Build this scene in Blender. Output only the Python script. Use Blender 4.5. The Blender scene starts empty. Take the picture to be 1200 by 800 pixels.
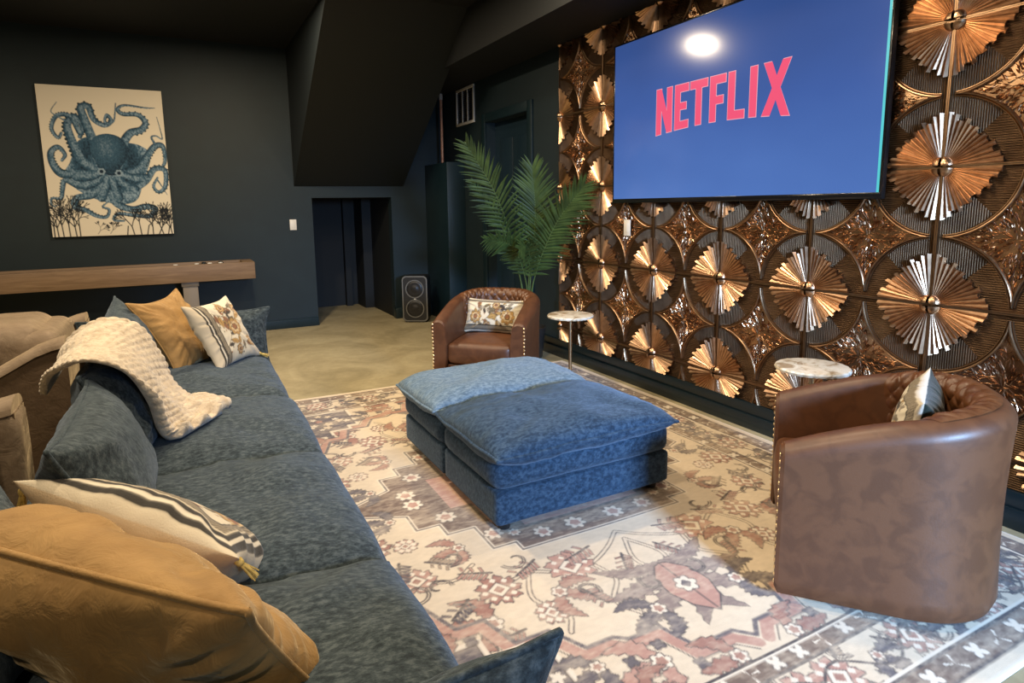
import bpy, bmesh, math, random
import numpy as np
from mathutils import Matrix, Vector

scene = bpy.context.scene
col = scene.collection
rng = np.random.RandomState(7)

# ------------------------------------------------------------------ camera
CAM_H = 1.343
PITCH, YAW, ROLL = -0.147657, 0.468610, -0.016162
def make_camera():
    cd = bpy.data.cameras.new('camera')
    co = bpy.data.objects.new('camera', cd)
    col.objects.link(co)
    f = Vector((math.sin(YAW) * math.cos(PITCH), math.cos(YAW) * math.cos(PITCH), math.sin(PITCH)))
    r = Vector((math.cos(YAW), -math.sin(YAW), 0))
    u = r.cross(f)
    r2 = r * math.cos(ROLL) + u * math.sin(ROLL)
    u2 = u * math.cos(ROLL) - r * math.sin(ROLL)
    m = Matrix((r2, u2, -f)).transposed().to_4x4()
    m.translation = (0, 0, CAM_H)
    co.matrix_world = m
    cd.sensor_width = 36
    cd.lens = 21.633
    cd.shift_x = 24.06 / 1200
    cd.shift_y = -52.05 / 1200
    cd.clip_start = 0.05
    scene.camera = co
make_camera()

# ------------------------------------------------------------------ light
scene.view_settings.view_transform = 'Standard'
scene.view_settings.look = 'None'
scene.view_settings.exposure = 0.0
scene.view_settings.gamma = 1.0
world = bpy.data.worlds.new('sky')
scene.world = world
world.use_nodes = True
bg = world.node_tree.nodes['Background']
bg.inputs['Color'].default_value = (0.55, 0.75, 1.0, 1)
bg.inputs['Strength'].default_value = 0.6

def area_light(name, loc, rot, size, power, colour, size_y=None, spread=180):
    ld = bpy.data.lights.new(name, 'AREA')
    ld.energy = power
    ld.color = colour
    if size_y:
        ld.shape = 'RECTANGLE'
        ld.size = size
        ld.size_y = size_y
    else:
        ld.shape = 'DISK'
        ld.size = size
    ld.spread = math.radians(spread)
    lo = bpy.data.objects.new(name, ld)
    lo.location = loc
    lo.rotation_euler = rot
    col.objects.link(lo)
    return lo
CEIL = 3.05
WARM = (1.0, 0.80, 0.55)
# recessed ceiling lamps, plus an unseen fill added behind the camera for the near pillow
for (lx, ly, lp) in ((0.57, 5.19, 74), (-2.4, 4.4, 62), (-0.4, -1.1, 34), (0.25, 2.9, 46), (-1.5, 2.9, 26), (0.55, 1.2, 32), (1.85, 3.5, 24), (1.9, 1.9, 24)):
    area_light('ceiling_lamp_and_fill', (lx, ly, CEIL - 0.02), (0, 0, 0), 0.16, lp, WARM, spread=179)
# daylight through the open door behind the camera
area_light('door_daylight', (1.30, -2.66, 1.80), (math.radians(69), 0, math.radians(-11)), 0.80, 62, (0.36, 0.60, 1.0), size_y=0.65, spread=54)

# ------------------------------------------------------------------ helpers
def link(o, parent=None):
    col.objects.link(o)
    if parent is not None:
        o.parent = parent
    return o

def empty(name, loc=(0, 0, 0), rz=0.0):
    o = bpy.data.objects.new(name, None)
    o.empty_display_size = 0.1
    o.location = loc
    o.rotation_euler = (0, 0, rz)
    col.objects.link(o)
    return o

def tag(o, label=None, cat=None, group=None, kind=None):
    if label: o['label'] = label
    if cat: o['category'] = cat
    if group: o['group'] = group
    if kind: o['kind'] = kind
    return o

def copy_tree(o, parent=None):
    c = o.copy()
    col.objects.link(c)
    if parent is not None:
        c.parent = parent
    for ch in list(o.children):
        copy_tree(ch, c)
    return c

class MB:
    """collects vertices and faces for one mesh"""
    def __init__(self):
        self.v = []; self.f = []; self.n = 0
    def add(self, v, f):
        v = [tuple(map(float, p)) for p in v]
        self.v += v
        n = self.n
        self.f += [tuple(int(i) + n for i in q) for q in f]
        self.n += len(v)
        return self
    def box(self, lo, hi):
        x0, y0, z0 = lo; x1, y1, z1 = hi
        v = [(x0, y0, z0), (x1, y0, z0), (x1, y1, z0), (x0, y1, z0), (x0, y0, z1), (x1, y0, z1), (x1, y1, z1), (x0, y1, z1)]
        f = [(3, 2, 1, 0), (4, 5, 6, 7), (0, 1, 5, 4), (1, 2, 6, 5), (2, 3, 7, 6), (3, 0, 4, 7)]
        return self.add(v, f)
    def tube(self, pts, rad, n=8, caps=True):
        pts = [Vector(p) for p in pts]
        rads = rad if hasattr(rad, '__len__') else [rad] * len(pts)
        v = []; f = []
        prev = None
        for i, p in enumerate(pts):
            d = (pts[min(i + 1, len(pts) - 1)] - pts[max(i - 1, 0)])
            if d.length < 1e-9: d = Vector((0, 0, 1))
            d.normalize()
            if prev is None:
                a = Vector((0, 0, 1)) if abs(d.z) < .9 else Vector((1, 0, 0))
                a = (a - d * a.dot(d)).normalized()
            else:
                a = (prev - d * prev.dot(d))
                a = a.normalized() if a.length > 1e-6 else d.orthogonal().normalized()
            prev = a
            b = d.cross(a)
            for k in range(n):
                t = 2 * math.pi * k / n
                v.append(p + (a * math.cos(t) + b * math.sin(t)) * rads[i])
        for i in range(len(pts) - 1):
            for k in range(n):
                k2 = (k + 1) % n
                f.append((i * n + k, i * n + k2, (i + 1) * n + k2, (i + 1) * n + k))
        if caps:
            f.append(tuple(range(n - 1, -1, -1)))
            f.append(tuple((len(pts) - 1) * n + k for k in range(n)))
        return self.add(v, f)
    def lathe(self, prof, n=32, c=(0, 0, 0), fr=None):
        """prof: list of (radius, z); fr(theta) scales radius"""
        v = []; f = []
        for (r, z) in prof:
            for k in range(n):
                t = 2 * math.pi * k / n
                rr = r * (fr(t) if fr else 1)
                v.append((c[0] + rr * math.cos(t), c[1] + rr * math.sin(t), c[2] + z))
        for i in range(len(prof) - 1):
            for k in range(n):
                k2 = (k + 1) % n
                f.append((i * n + k, i * n + k2, (i + 1) * n + k2, (i + 1) * n + k))
        f.append(tuple(range(n - 1, -1, -1)))
        f.append(tuple((len(prof) - 1) * n + k for k in range(n)))
        return self.add(v, f)
    def build(self, name, mat, parent=None, smooth=False, sharp=None, bevel=0):
        me = bpy.data.meshes.new(name)
        me.from_pydata(self.v, [], self.f)
        return finish(name, me, mat, parent, smooth, sharp, bevel)

def finish(name, me, mat, parent=None, smooth=False, sharp=None, bevel=0):
    bm = bmesh.new(); bm.from_mesh(me)
    bmesh.ops.recalc_face_normals(bm, faces=bm.faces)
    if bevel:
        es = [e for e in bm.edges if len(e.link_faces) == 2 and e.calc_face_angle(0) > 0.6]
        bmesh.ops.bevel(bm, geom=es, offset=bevel, segments=2, affect='EDGES', profile=0.5)
    bm.to_mesh(me); bm.free()
    if smooth or sharp or bevel:
        me.shade_smooth()
        if sharp or bevel:
            me.set_sharp_from_angle(angle=math.radians(sharp or 40))
    if mat: me.materials.append(mat)
    return link(bpy.data.objects.new(name, me), parent)

def grid_mesh(name, P, mat, parent=None, colours=None, smooth=True, close_u=False, flip=False):
    """P: (n, m, 3) array"""
    n, m = P.shape[:2]
    idx = np.arange(n * m).reshape(n, m)
    if close_u:
        idx = np.vstack([idx, idx[:1]])
    a = idx[:-1, :-1].ravel(); b = idx[1:, :-1].ravel(); c = idx[1:, 1:].ravel(); d = idx[:-1, 1:].ravel()
    q = np.stack([a, b, c, d], 1)
    if flip: q = q[:, ::-1]
    return quads_mesh(name, P.reshape(-1, 3), q, mat, parent, None if colours is None else colours.reshape(-1, 3), smooth)

def quads_mesh(name, V, Q, mat, parent=None, colours=None, smooth=True):
    me = bpy.data.meshes.new(name)
    nv, nq = len(V), len(Q)
    me.vertices.add(nv); me.loops.add(nq * 4); me.polygons.add(nq)
    me.vertices.foreach_set('co', np.ascontiguousarray(V, dtype=np.float32).ravel())
    me.loops.foreach_set('vertex_index', np.ascontiguousarray(Q, dtype=np.int32).ravel())
    me.polygons.foreach_set('loop_start', np.arange(0, nq * 4, 4, dtype=np.int32))
    me.update(calc_edges=True)
    me.validate()
    if colours is not None: paint(me, colours)
    if smooth: me.shade_smooth()
    if mat: me.materials.append(mat)
    return link(bpy.data.objects.new(name, me), parent)

def paint(me, colours):
    ca = me.color_attributes.new('Col', 'FLOAT_COLOR', 'POINT')
    c4 = np.ones((len(me.vertices), 4), np.float32)
    c4[:, :3] = colours
    ca.data.foreach_set('color', c4.ravel())

# numpy value noise
def vnoise(P, seed=0):
    P = np.asarray(P, float)
    i = np.floor(P).astype(np.int64); f = P - i
    f = f * f * (3 - 2 * f)
    def h(ix, iy, iz):
        n = (ix * 374761393 + iy * 668265263 + iz * 2147483647 + seed * 144665) & 0x7fffffff
        n = ((n ^ (n >> 13)) * 1274126177) & 0x7fffffff
        n = (n ^ (n >> 16)) & 0xffff
        return n / 32767.5 - 1
    out = 0
    for dx in (0, 1):
        wx = f[..., 0] if dx else 1 - f[..., 0]
        for dy in (0, 1):
            wy = f[..., 1] if dy else 1 - f[..., 1]
            for dz in (0, 1):
                wz = f[..., 2] if dz else 1 - f[..., 2]
                out = out + h(i[..., 0] + dx, i[..., 1] + dy, i[..., 2] + dz) * wx * wy * wz
    return out
def fbm(P, seed=0, oct=3):
    P = np.asarray(P, float); a = 1; s = 0
    for k in range(oct):
        s = s + a * vnoise(P, seed + k); P = P * 2.03; a *= .5
    return s

# ------------------------------------------------------------------ materials
class NT:
    def __init__(self, name):
        self.m = bpy.data.materials.new(name)
        self.m.use_nodes = True
        self.t = self.m.node_tree
        self.b = self.t.nodes['Principled BSDF']
    def node(self, typ, **kw):
        n = self.t.nodes.new(typ)
        for k, v in kw.items(): setattr(n, k, v)
        return n
    def put(self, sock, v):
        if hasattr(v, 'is_output') or isinstance(v, bpy.types.NodeSocket): self.t.links.new(v, sock)
        elif isinstance(v, (tuple, list)) and len(v) == 3 and sock.type == 'RGBA': sock.default_value = (*v, 1)
        else: sock.default_value = v
    def math(self, op, a, b=None, c=None, clamp=False):
        n = self.node('ShaderNodeMath', operation=op, use_clamp=clamp)
        self.put(n.inputs[0], a)
        if b is not None: self.put(n.inputs[1], b)
        if c is not None: self.put(n.inputs[2], c)
        return n.outputs[0]
    def coord(self, kind='Object', scale=(1, 1, 1), rot=(0, 0, 0)):
        t = self.node('ShaderNodeTexCoord')
        mp = self.node('ShaderNodeMapping')
        mp.inputs['Scale'].default_value = scale
        mp.inputs['Rotation'].default_value = rot
        self.t.links.new(t.outputs[kind], mp.inputs['Vector'])
        return mp.outputs[0]
    def noise(self, vec, scale, detail=3, rough=.55, dist=0):
        n = self.node('ShaderNodeTexNoise')
        n.inputs['Scale'].default_value = scale
        n.inputs['Detail'].default_value = detail
        n.inputs['Roughness'].default_value = rough
        n.inputs['Distortion'].default_value = dist
        if vec is not None: self.t.links.new(vec, n.inputs['Vector'])
        return n.outputs['Fac']
    def ramp(self, fac, stops):
        n = self.node('ShaderNodeValToRGB')
        self.put(n.inputs[0], fac)
        e = n.color_ramp.elements
        while len(e) < len(stops): e.new(.5)
        for i, (p, c) in enumerate(stops):
            e[i].position = p; e[i].color = (*c, 1) if len(c) == 3 else c
        return n.outputs[0]
    def mix(self, fac, a, b, mode='MIX'):
        n = self.node('ShaderNodeMix', data_type='RGBA', blend_type=mode)
        self.put(n.inputs[0], fac); self.put(n.inputs[6], a); self.put(n.inputs[7], b)
        return n.outputs[2]
    def bump(self, height, strength=.3, dist=.01, normal=None):
        n = self.node('ShaderNodeBump')
        n.inputs['Strength'].default_value = strength
        n.inputs['Distance'].default_value = dist
        self.put(n.inputs['Height'], height)
        if normal is not None: self.put(n.inputs['Normal'], normal)
        self.t.links.new(n.outputs[0], self.b.inputs['Normal'])
        return n.outputs[0]
    def set(self, **kw):
        for k, v in kw.items():
            self.put(self.b.inputs[k.replace('_', ' ')], v)
        return self

def plain(name, colour, rough=.5, metal=0.0, **kw):
    t = NT(name); t.set(Base_Color=colour, Roughness=rough, Metallic=metal, **kw)
    return t.m

def mottled(name, c1, c2, scale, rough=.5, metal=0.0, stretch=(1, 1, 1), bump=None, lo=.35, hi=.65, **kw):
    t = NT(name)
    v = t.coord('Object', stretch)
    n = t.noise(v, scale, 5)
    t.set(Base_Color=t.ramp(n, [(lo, c1), (hi, c2)]), Roughness=rough, Metallic=metal, **kw)
    if bump: t.bump(t.noise(v, bump[0], 3), bump[1], bump[2])
    return t.m

def chenille(name, c1, c2, c3):
    t = NT(name)
    v = t.coord('Object')
    vs = t.coord('Object', (1, 1.9, 1.3))
    fine = t.noise(vs, 42, 5, .7)
    nap = t.noise(v, 5, 3)
    c = t.ramp(fine, [(.38, c1), (.50, c2), (.63, c3)])
    c = t.mix(t.math('MULTIPLY', nap, .35), c, c1)
    t.set(Base_Color=c, Roughness=.85, Sheen_Weight=.25, Sheen_Roughness=.4, Sheen_Tint=(.6, .75, 1))
    t.b.inputs['Specular IOR Level'].default_value = .15
    t.bump(t.noise(vs, 150, 4, .7), .5, .004)
    return t.m

def velvet(name, c1, c2, scale=7):
    t = NT(name)
    v = t.coord('Object')
    c = t.ramp(t.noise(v, scale, 4, .6, .6), [(.3, c1), (.7, c2)])
    t.set(Base_Color=c, Roughness=.7, Sheen_Weight=.5, Sheen_Roughness=.35, Sheen_Tint=(1, .8, .5))
    t.b.inputs['Specular IOR Level'].default_value = .2
    t.bump(t.noise(t.coord('Object', (1, 1, 1)), 16, 4, .6, .8), .35, .02)
    return t.m

def painted(name, rough=.8, sheen=.15, bump=(300, .25, .002), spec=.2):
    """a print or weave whose colours are stored on the mesh"""
    t = NT(name)
    a = t.node('ShaderNodeVertexColor'); a.layer_name = 'Col'
    t.set(Base_Color=a.outputs[0], Roughness=rough, Sheen_Weight=sheen)
    t.b.inputs['Specular IOR Level'].default_value = spec
    t.bump(t.noise(t.coord('Object'), bump[0], 3), bump[1], bump[2])
    return t.m

def emit(name, colour, strength=1.0, gloss=None):
    t = NT(name)
    t.set(Base_Color=(0, 0, 0), Emission_Color=colour, Emission_Strength=strength, Roughness=.5 if gloss is None else gloss)
    return t.m

MAT = {}
MAT['wall'] = mottled('navy_wall_paint', (.0029, .0122, .0172), (.0038, .0148, .0204), 6, .62, bump=(180, .12, .002))
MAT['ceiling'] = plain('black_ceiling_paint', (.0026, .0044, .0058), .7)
MAT['stairs'] = plain('black_green_paint', (.0036, .0078, .0102), .6)
MAT['gloss_wall'] = mottled('navy_trim_paint', (.0042, .0150, .0205), (.0056, .0180, .0240), 5, .42)
MAT['door_blue'] = plain('blue_black_door_paint', (.006, .020, .034), .45)
MAT['base'] = plain('black_baseboard_paint', (.0050, .0130, .0170), .33)
def concrete():
    t = NT('stained_concrete')
    v = t.coord('Object')
    big = t.noise(v, 1.6, 6, .65, 1.2)
    fine = t.noise(v, 14, 6, .7)
    c = t.ramp(big, [(.3, (.32, .27, .155)), (.5, (.46, .39, .235)), (.72, (.60, .53, .33))])
    c = t.mix(t.math('MULTIPLY', fine, .55), c, (.13, .115, .075))
    t.set(Base_Color=c, Roughness=t.math('MULTIPLY_ADD', fine, .25, .32))
    t.bump(t.noise(v, 40, 4), .15, .004)
    return t.m
MAT['floor'] = concrete()
MAT['blue'] = chenille('blue_chenille', (.021, .0295, .035), (.046, .0645, .074), (.100, .126, .138))
MAT['blue_lit'] = chenille('lit_blue_chenille', (.075, .120, .170), (.130, .195, .260), (.200, .275, .335))  # overhead light and sheen put into a paler copy of the ottoman fabric
MAT['blue_royal'] = chenille('blue_chenille_ottoman', (.014, .028, .050), (.029, .057, .096), (.060, .099, .148))
MAT['gold'] = velvet('gold_velvet', (.285, .165, .060), (.395, .24, .090))
MAT['taupe'] = velvet('taupe_suede', (.17, .125, .085), (.26, .20, .14), 12)
MAT['taupe_dark'] = velvet('brown_suede', (.085, .055, .034), (.12, .082, .052), 12)
MAT['cream'] = mottled('cream_faux_fur', (.46, .37, .26), (.66, .56, .42), 30, .95, bump=(90, .7, .01), Sheen_Weight=.5)
def leather(name, c1, c2, rough):
    t = NT(name)
    v = t.coord('Object')
    n = t.noise(v, 15, 3, .5, .6)
    n2 = t.noise(v, 4, 2)
    c = t.ramp(n, [(.40, c1), (.56, c2)])
    c = t.mix(t.math('MULTIPLY', n2, .35), c, c1)
    t.set(Base_Color=c, Roughness=rough, Coat_Weight=.08, Coat_Roughness=.3)
    t.bump(t.noise(v, 160, 4), .12, .002)
    return t.m
MAT['leather'] = leather('brown_leather', (.084, .030, .0115), (.116, .043, .0165), .48)
MAT['leather_quilt'] = leather('quilted_leather', (.100, .035, .012), (.140, .054, .020), .40)
MAT['brass'] = plain('brass', (.62, .44, .18), .28, 1.0)
MAT['nail'] = plain('antique_nailhead', (.85, .66, .38), .3, 1.0)
MAT['gold_metal'] = plain('champagne_metal', (.62, .50, .32), .3, 1.0)
def marble():
    t = NT('cream_marble')
    v = t.coord('Object')
    n = t.noise(v, 9, 6, .65, 1.6)
    t.set(Base_Color=t.ramp(n, [(.38, (.36, .27, .17)), (.48, (.68, .62, .50)), (.62, (.80, .76, .66))]), Roughness=.22)
    return t.m
MAT['marble'] = marble()
MAT['black'] = plain('black_plastic', (.012, .012, .013), .38)
MAT['black_gloss'] = plain('black_gloss_plastic', (.008, .008, .009), .15)
MAT['cloth_black'] = mottled('black_speaker_cloth', (.010, .010, .010), (.02, .02, .02), 200, .8)
MAT['grey_ring'] = plain('grey_rubber', (.14, .14, .135), .45)
MAT['white'] = plain('white_plastic', (.75, .73, .68), .4)
MAT['vent_white'] = plain('white_enamel', (.58, .57, .53), .45)
MAT['copper_pipe'] = mottled('copper_pipe_metal', (.50, .22, .12), (.66, .34, .20), 20, .45, .2)
def wood(name, c1, c2, rough=.5, axis=(1, 14, 14)):
    t = NT(name)
    v = t.coord('Object', axis)
    n = t.noise(v, 3.2, 6, .6, .8)
    t.set(Base_Color=t.ramp(n, [(.3, c1), (.7, c2)]), Roughness=rough)
    t.bump(n, .1, .004)
    return t.m
MAT['wood'] = wood('grey_brown_oak', (.135, .082, .044), (.235, .155, .092))
MAT['wood_grey'] = plain('taupe_lacquer', (.20, .17, .135), .5)
MAT['wood_dark'] = wood('dark_walnut', (.07, .038, .016), (.12, .068, .032))
def copper(name, c, rough, dark):
    t = NT(name)
    v = t.coord('Object')
    n = t.noise(v, 22, 4)
    t.set(Base_Color=t.ramp(n, [(.3, dark), (.65, c)]), Roughness=rough, Metallic=1.0)
    return t.m
MAT['copper'] = copper('polished_copper', (.62, .405, .26), .30, (.44, .265, .155))
MAT['copper_star'] = copper('hammered_copper', (.56, .36, .22), .27, (.26, .145, .075))
def panel_mat():
    t = NT('ribbed_bronze')
    tc = t.node('ShaderNodeTexCoord')
    s = t.node('ShaderNodeSeparateXYZ')
    t.t.links.new(tc.outputs['Object'], s.inputs[0])
    a = t.math('SUBTRACT', .30, t.math('ABSOLUTE', s.outputs[1]))
    b = t.math('SUBTRACT', .30, t.math('ABSOLUTE', s.outputs[2]))
    vert = t.math('GREATER_THAN', b, a)
    w = t.math('ADD', t.math('MULTIPLY', a, vert), t.math('MULTIPLY', b, t.math('SUBTRACT', 1.0, vert)))
    h = t.math('SINE', t.math('MULTIPLY', w, 2 * math.pi / .0095))
    n = t.noise(t.coord('Object'), 12, 4)
    t.set(Base_Color=t.ramp(n, [(.3, (.075, .042, .022)), (.7, (.135, .080, .043))]), Roughness=.36, Metallic=.9)
    t.bump(h, .9, .0035)
    return t.m
MAT['panel'] = panel_mat()
MAT['moulding'] = copper('bronze_moulding', (.37, .235, .14), .34, (.24, .145, .08))
MAT['leaf'] = mottled('palm_leaf', (.026, .052, .012), (.066, .118, .028), 9, .5)
MAT['stem'] = plain('palm_stem', (.10, .16, .05), .5)
MAT['pot'] = plain('dark_planter', (.02, .02, .02), .4)
MAT['soil'] = mottled('potting_soil', (.02, .012, .006), (.05, .03, .015), 60, .9)
MAT['rug'] = painted('printed_rug', .92, .2, (260, .35, .003), .1)
MAT['print'] = painted('canvas_ink', .75, 0, (500, .15, .001), .2)
MAT['fabric_print'] = painted('embroidered_fabric', .85, .2, (220, .35, .003), .15)
MAT['green_velvet'] = velvet('dark_green_velvet', (.010, .018, .010), (.022, .036, .018), 14)
MAT['tassel'] = mottled('gold_tassel_thread', (.42, .29, .06), (.70, .52, .16), 90, .7)
MAT['puck_dark'] = plain('dark_puck', (.015, .02, .02), .3)
MAT['play'] = wood('dark_playfield', (.025, .018, .012), (.04, .03, .02), .25)
# ------------------------------------------------------------------ the room
RW = 2.974          # copper wall plane
FW = 7.19           # far wall plane
BX = 2.41           # bulkhead face
LW, NW = -4.4, -2.6
def structure(name, mb, mat, parent=None, **kw):
    o = mb.build(name, mat, parent, **kw)
    if parent is None: o['kind'] = 'structure'
    return o
structure('floor', MB().box((LW - .1, NW - 1.6, -.1), (RW + .6, 8.6, 0)), MAT['floor'])
structure('ceiling', MB().box((LW - .1, NW - .1, CEIL), (RW + .3, FW + .1, CEIL + .1)), MAT['ceiling'])
structure('wall_left', MB().box((LW - .1, NW, 0), (LW, FW, CEIL)), MAT['wall'])
AX0, AX1, AZ = 1.385, 2.315, 1.46
wb = MB().box((LW, FW, 0), (AX0, FW + .12, CEIL)).box((AX1, FW, 0), (RW + .3, FW + .12, CEIL)).box((AX0, FW, AZ), (AX1, FW + .12, CEIL))
structure('wall_back', wb, MAT['wall'])
al = MB().box((AX0 - .1, FW + .12, 0), (AX0, 8.5, AZ + .1)).box((AX1, FW + .12, 0), (AX1 + .1, 8.5, AZ + .1))
al.box((AX0, FW + .12, AZ), (AX1, 8.5, AZ + .1)).box((AX0 - .1, 8.5, 0), (AX1 + .1, 8.6, AZ + .1))
al.box((2.02, 8.40, 0), (2.10, 8.5, AZ)).box((AX1 - .12, 8.1, 0), (AX1, 8.5, AZ))
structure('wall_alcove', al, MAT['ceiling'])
# right wall with a door recess
DY0, DY1, DZ = 5.06, 5.93, 2.20
wr = MB().box((RW, NW, 0), (RW + .12, DY0, CEIL)).box((RW, DY1, 0), (RW + .12, FW, CEIL)).box((RW, DY0, DZ), (RW + .12, DY1, CEIL))
wall_right = structure('wall_right', wr, MAT['wall'])
# wall behind the camera, with the open door that lets the daylight in
wf = MB().box((LW, NW - .1, 0), (.75, NW, CEIL)).box((1.85, NW - .1, 0), (RW + .3, NW, CEIL)).box((.75, NW - .1, 2.15), (1.85, NW, CEIL))
structure('wall_front', wf, MAT['wall'])
dr = empty('door_1', (RW, (DY0 + DY1) / 2, 0)); dr['kind'] = 'structure'
hw = (DY1 - DY0) / 2
MB().box((.105, -hw, 0), (.14, hw, DZ)).build('door_slab', MAT['door_blue'], dr)
c = MB()
for (z0, z1) in ((.15, 1.0), (1.12, 2.02)):
    for (y0, y1) in ((-hw + .12, -.05), (.05, hw - .12)):
        c.box((.097, y0, z0), (.105, y1, z1))
c.build('door_panel', MAT['door_blue'], dr, bevel=.004)
c = MB().box((-.022, -hw - .09, 0), (0, -hw, DZ + .09)).box((-.022, hw, 0), (0, hw + .09, DZ + .09)).box((-.022, -hw, DZ), (0, hw, DZ + .09))
c.build('door_casing', MAT['gloss_wall'], dr, bevel=.004)
# bulkhead along the copper wall
structure('trim_1', MB().box((BX, NW, 2.652), (RW, FW, CEIL)), MAT['ceiling'])
# enclosed stairs: a sloped underside going up towards the room
def stair_prism():
    m = MB()
    x0, x1 = 1.20, BX + .06
    pr = [(FW, 1.588), (5.13, CEIL), (FW, CEIL)]
    v = [(x0, y, z) for y, z in pr] + [(x1, y, z) for y, z in pr]
    m.add(v, [(0, 1, 2), (5, 4, 3), (0, 3, 4, 1), (1, 4, 5, 2), (2, 5, 3, 0)])
    return m
structure('wall_stairs', stair_prism(), MAT['stairs'])
# low boxed-in pier in the far right corner
structure('wall_pier', MB().box((2.755, 6.50, 0), (RW, FW, 1.835)), MAT['gloss_wall'], bevel=.004)
# baseboards
bb = MB().box((RW - .034, NW, 0), (RW, DY0 - .09, .088)).box((RW - .022, NW, .088), (RW, DY0 - .09, .156))
structure('baseboard_right', bb, MAT['base'], bevel=.004)
bb = MB().box((LW, FW - .02, 0), (AX0, FW, .10)).box((AX1 - .02, FW - .10, 0), (2.755, FW, .13))
structure('baseboard_back', bb, MAT['gloss_wall'], bevel=.003)

# ------------------------------------------------------------------ copper panels on the right wall
TS = .6; Y0 = 4.529; Z0 = .276
def h2(v): return v * TS
def panel_backing():
    """ribbed sheet, perimeter lip and the four moulded arcs; local x points into the room (-X world)"""
    m = MB()
    g = .001
    e = .5 * TS - g
    m.box((-.004, -e, -e), (0, e, e))
    return m
def panel_moulding():
    m = MB()
    e = .5 * TS - .001
    lip = .005
    for (lo, hi) in (((-.0135, -e, -e), (-.004, -e + lip, e)), ((-.0135, e - lip, -e), (-.004, e, e)), ((-.0135, -e + lip, -e), (-.004, e - lip, -e + lip)), ((-.0135, -e + lip, e - lip), (-.004, e - lip, e))):
        m.box(lo, hi)
    prof = [(.482, .003), (.485, .010), (.490, .0105), (.493, .006), (.497, .009), (.501, .016), (.507, .0175), (.513, .014), (.518, .004)]
    for sy in (-1, 1):
        for sz in (-1, 1):
            n = 20
            v = []; f = []
            for (R, h) in prof:
                # clip where the arc would cross the middle line or the tile edge
                lim = .455
                a0 = math.acos(min(1, (.5 - max(.5 - R, .0)) / R)) if R > .5 else 0
                a0 = max(a0, math.asin(min(1, (.5 - lim) / R)))
                if R > .5: a0 = max(a0, math.acos(.5 / R))
                for k in range(n + 1):
                    a = a0 + (math.pi / 2 - 2 * a0) * k / n
                    y = sy * (.5 - R * math.cos(a)); z = sz * (.5 - R * math.sin(a))
                    v.append((-h, y * TS, z * TS))
            for i in range(len(prof) - 1):
                for k in range(n):
                    f.append((i * (n + 1) + k, (i + 1) * (n + 1) + k, (i + 1) * (n + 1) + k + 1, i * (n + 1) + k + 1))
            m.add(v, f)
    return m
def star_relief():
    """field of small raised blades inside the concave diamond"""
    r = random.Random(5)
    m = MB()
    def inside(y, z, pad):
        return math.hypot(.5 - abs(y), .5 - abs(z)) > .517 + pad and abs(y) < .41 and abs(z) < .41
    # floor of the medallion
    v = [(-.006, 0, 0)]; n = 12
    for q in range(4):
        sy, sz = ((1, 1), (-1, 1), (-1, -1), (1, -1))[q]
        for k in range(n):
            t = k / n
            if q in (1, 3): t = 1 - (k / n)
            R = .515
            a0 = math.acos(.5 / R)
            a = a0 + (math.pi / 2 - 2 * a0) * (t)
            v.append((-.004, sy * (.5 - R * math.cos(a)) * TS, sz * (.5 - R * math.sin(a)) * TS))
    # order around the centre
    ring = sorted(range(1, len(v)), key=lambda i: math.atan2(v[i][2], v[i][1]))
    m.add(v, [(0, ring[i], ring[(i + 1) % len(ring)]) for i in range(len(ring))])
    cnt = 0
    while cnt < 330:
        y, z = r.uniform(-.4, .4), r.uniform(-.4, .4)
        if not inside(y, z, .012): continue
        cnt += 1
        ang = math.atan2(z, y) + r.gauss(0, .40)
        L = r.uniform(.022, .045); W = r.uniform(.004, .0075)
        dy, dz = math.cos(ang), math.sin(ang)
        h0, h1 = r.uniform(.004, .008), r.uniform(.008, .017)
        base = -.003
        p = [(y - dy * L, z - dz * L), (y + dz * W, z - dy * W), (y + dy * L, z + dz * L), (y - dz * W, z + dy * W)]
        vv = [(base, a * TS, b * TS) for a, b in p]
        vv += [(-h0, (y - dy * L * .5) * TS, (z - dz * L * .5) * TS), (-h1, (y + dy * L * .75) * TS, (z + dz * L * .75) * TS)]
        m.add(vv, [(0, 1, 4), (1, 5, 4), (1, 2, 5), (2, 3, 5), (3, 4, 5), (3, 0, 4)])
    return m
def sunburst_quarter():
    """a quarter of a fluted sunburst; its centre is the local origin, it fills +y +z"""
    m = MB()
    n = 13
    off = .010
    lens = [.365, .350, .312, .338, .304, .314, .285, .314, .304, .338, .312, .350, .365]
    for k in range(n):
        a0 = (math.pi / 2) * k / n; a1 = (math.pi / 2) * (k + 1) / n; am = (a0 + a1) / 2
        r0 = .045; r1 = lens[k]
        def pt(r, a, h): return (-h, (off + r * math.cos(a)) * TS, (off + r * math.sin(a)) * TS)
        v = [pt(r0, a0, .010), pt(r0, am, .0125), pt(r0, a1, .010), pt(r1, a0 + .004, .0173), pt(r1 * 1.012, am, .0290), pt(r1, a1 - .004, .0173), pt(r1 * .985, a0 + .01, .003), pt(r1 * .985, a1 - .01, .003)]
        m.add(v, [(0, 1, 4, 3), (1, 2, 5, 4), (3, 4, 5), (3, 5, 7, 6)])
    # quarter dome
    R = .062; nn = 8
    v = []; f = []
    for i in range(nn + 1):
        ph = (math.pi / 2) * i / nn
        for k in range(nn + 1):
            t = (math.pi / 2) * k / nn
            v.append((-.006 - math.sin(ph) * .030, (off + R * math.cos(ph) * math.cos(t)) * TS, (off + R * math.cos(ph) * math.sin(t)) * TS))
    for i in range(nn):
        for k in range(nn):
            a = i * (nn + 1) + k
            f.append((a, a + 1, a + nn + 2, a + nn + 1))
    m.add(v, f)
    return m
pb0 = panel_backing().build('panel', MAT['panel'], None, sharp=35)
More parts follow.
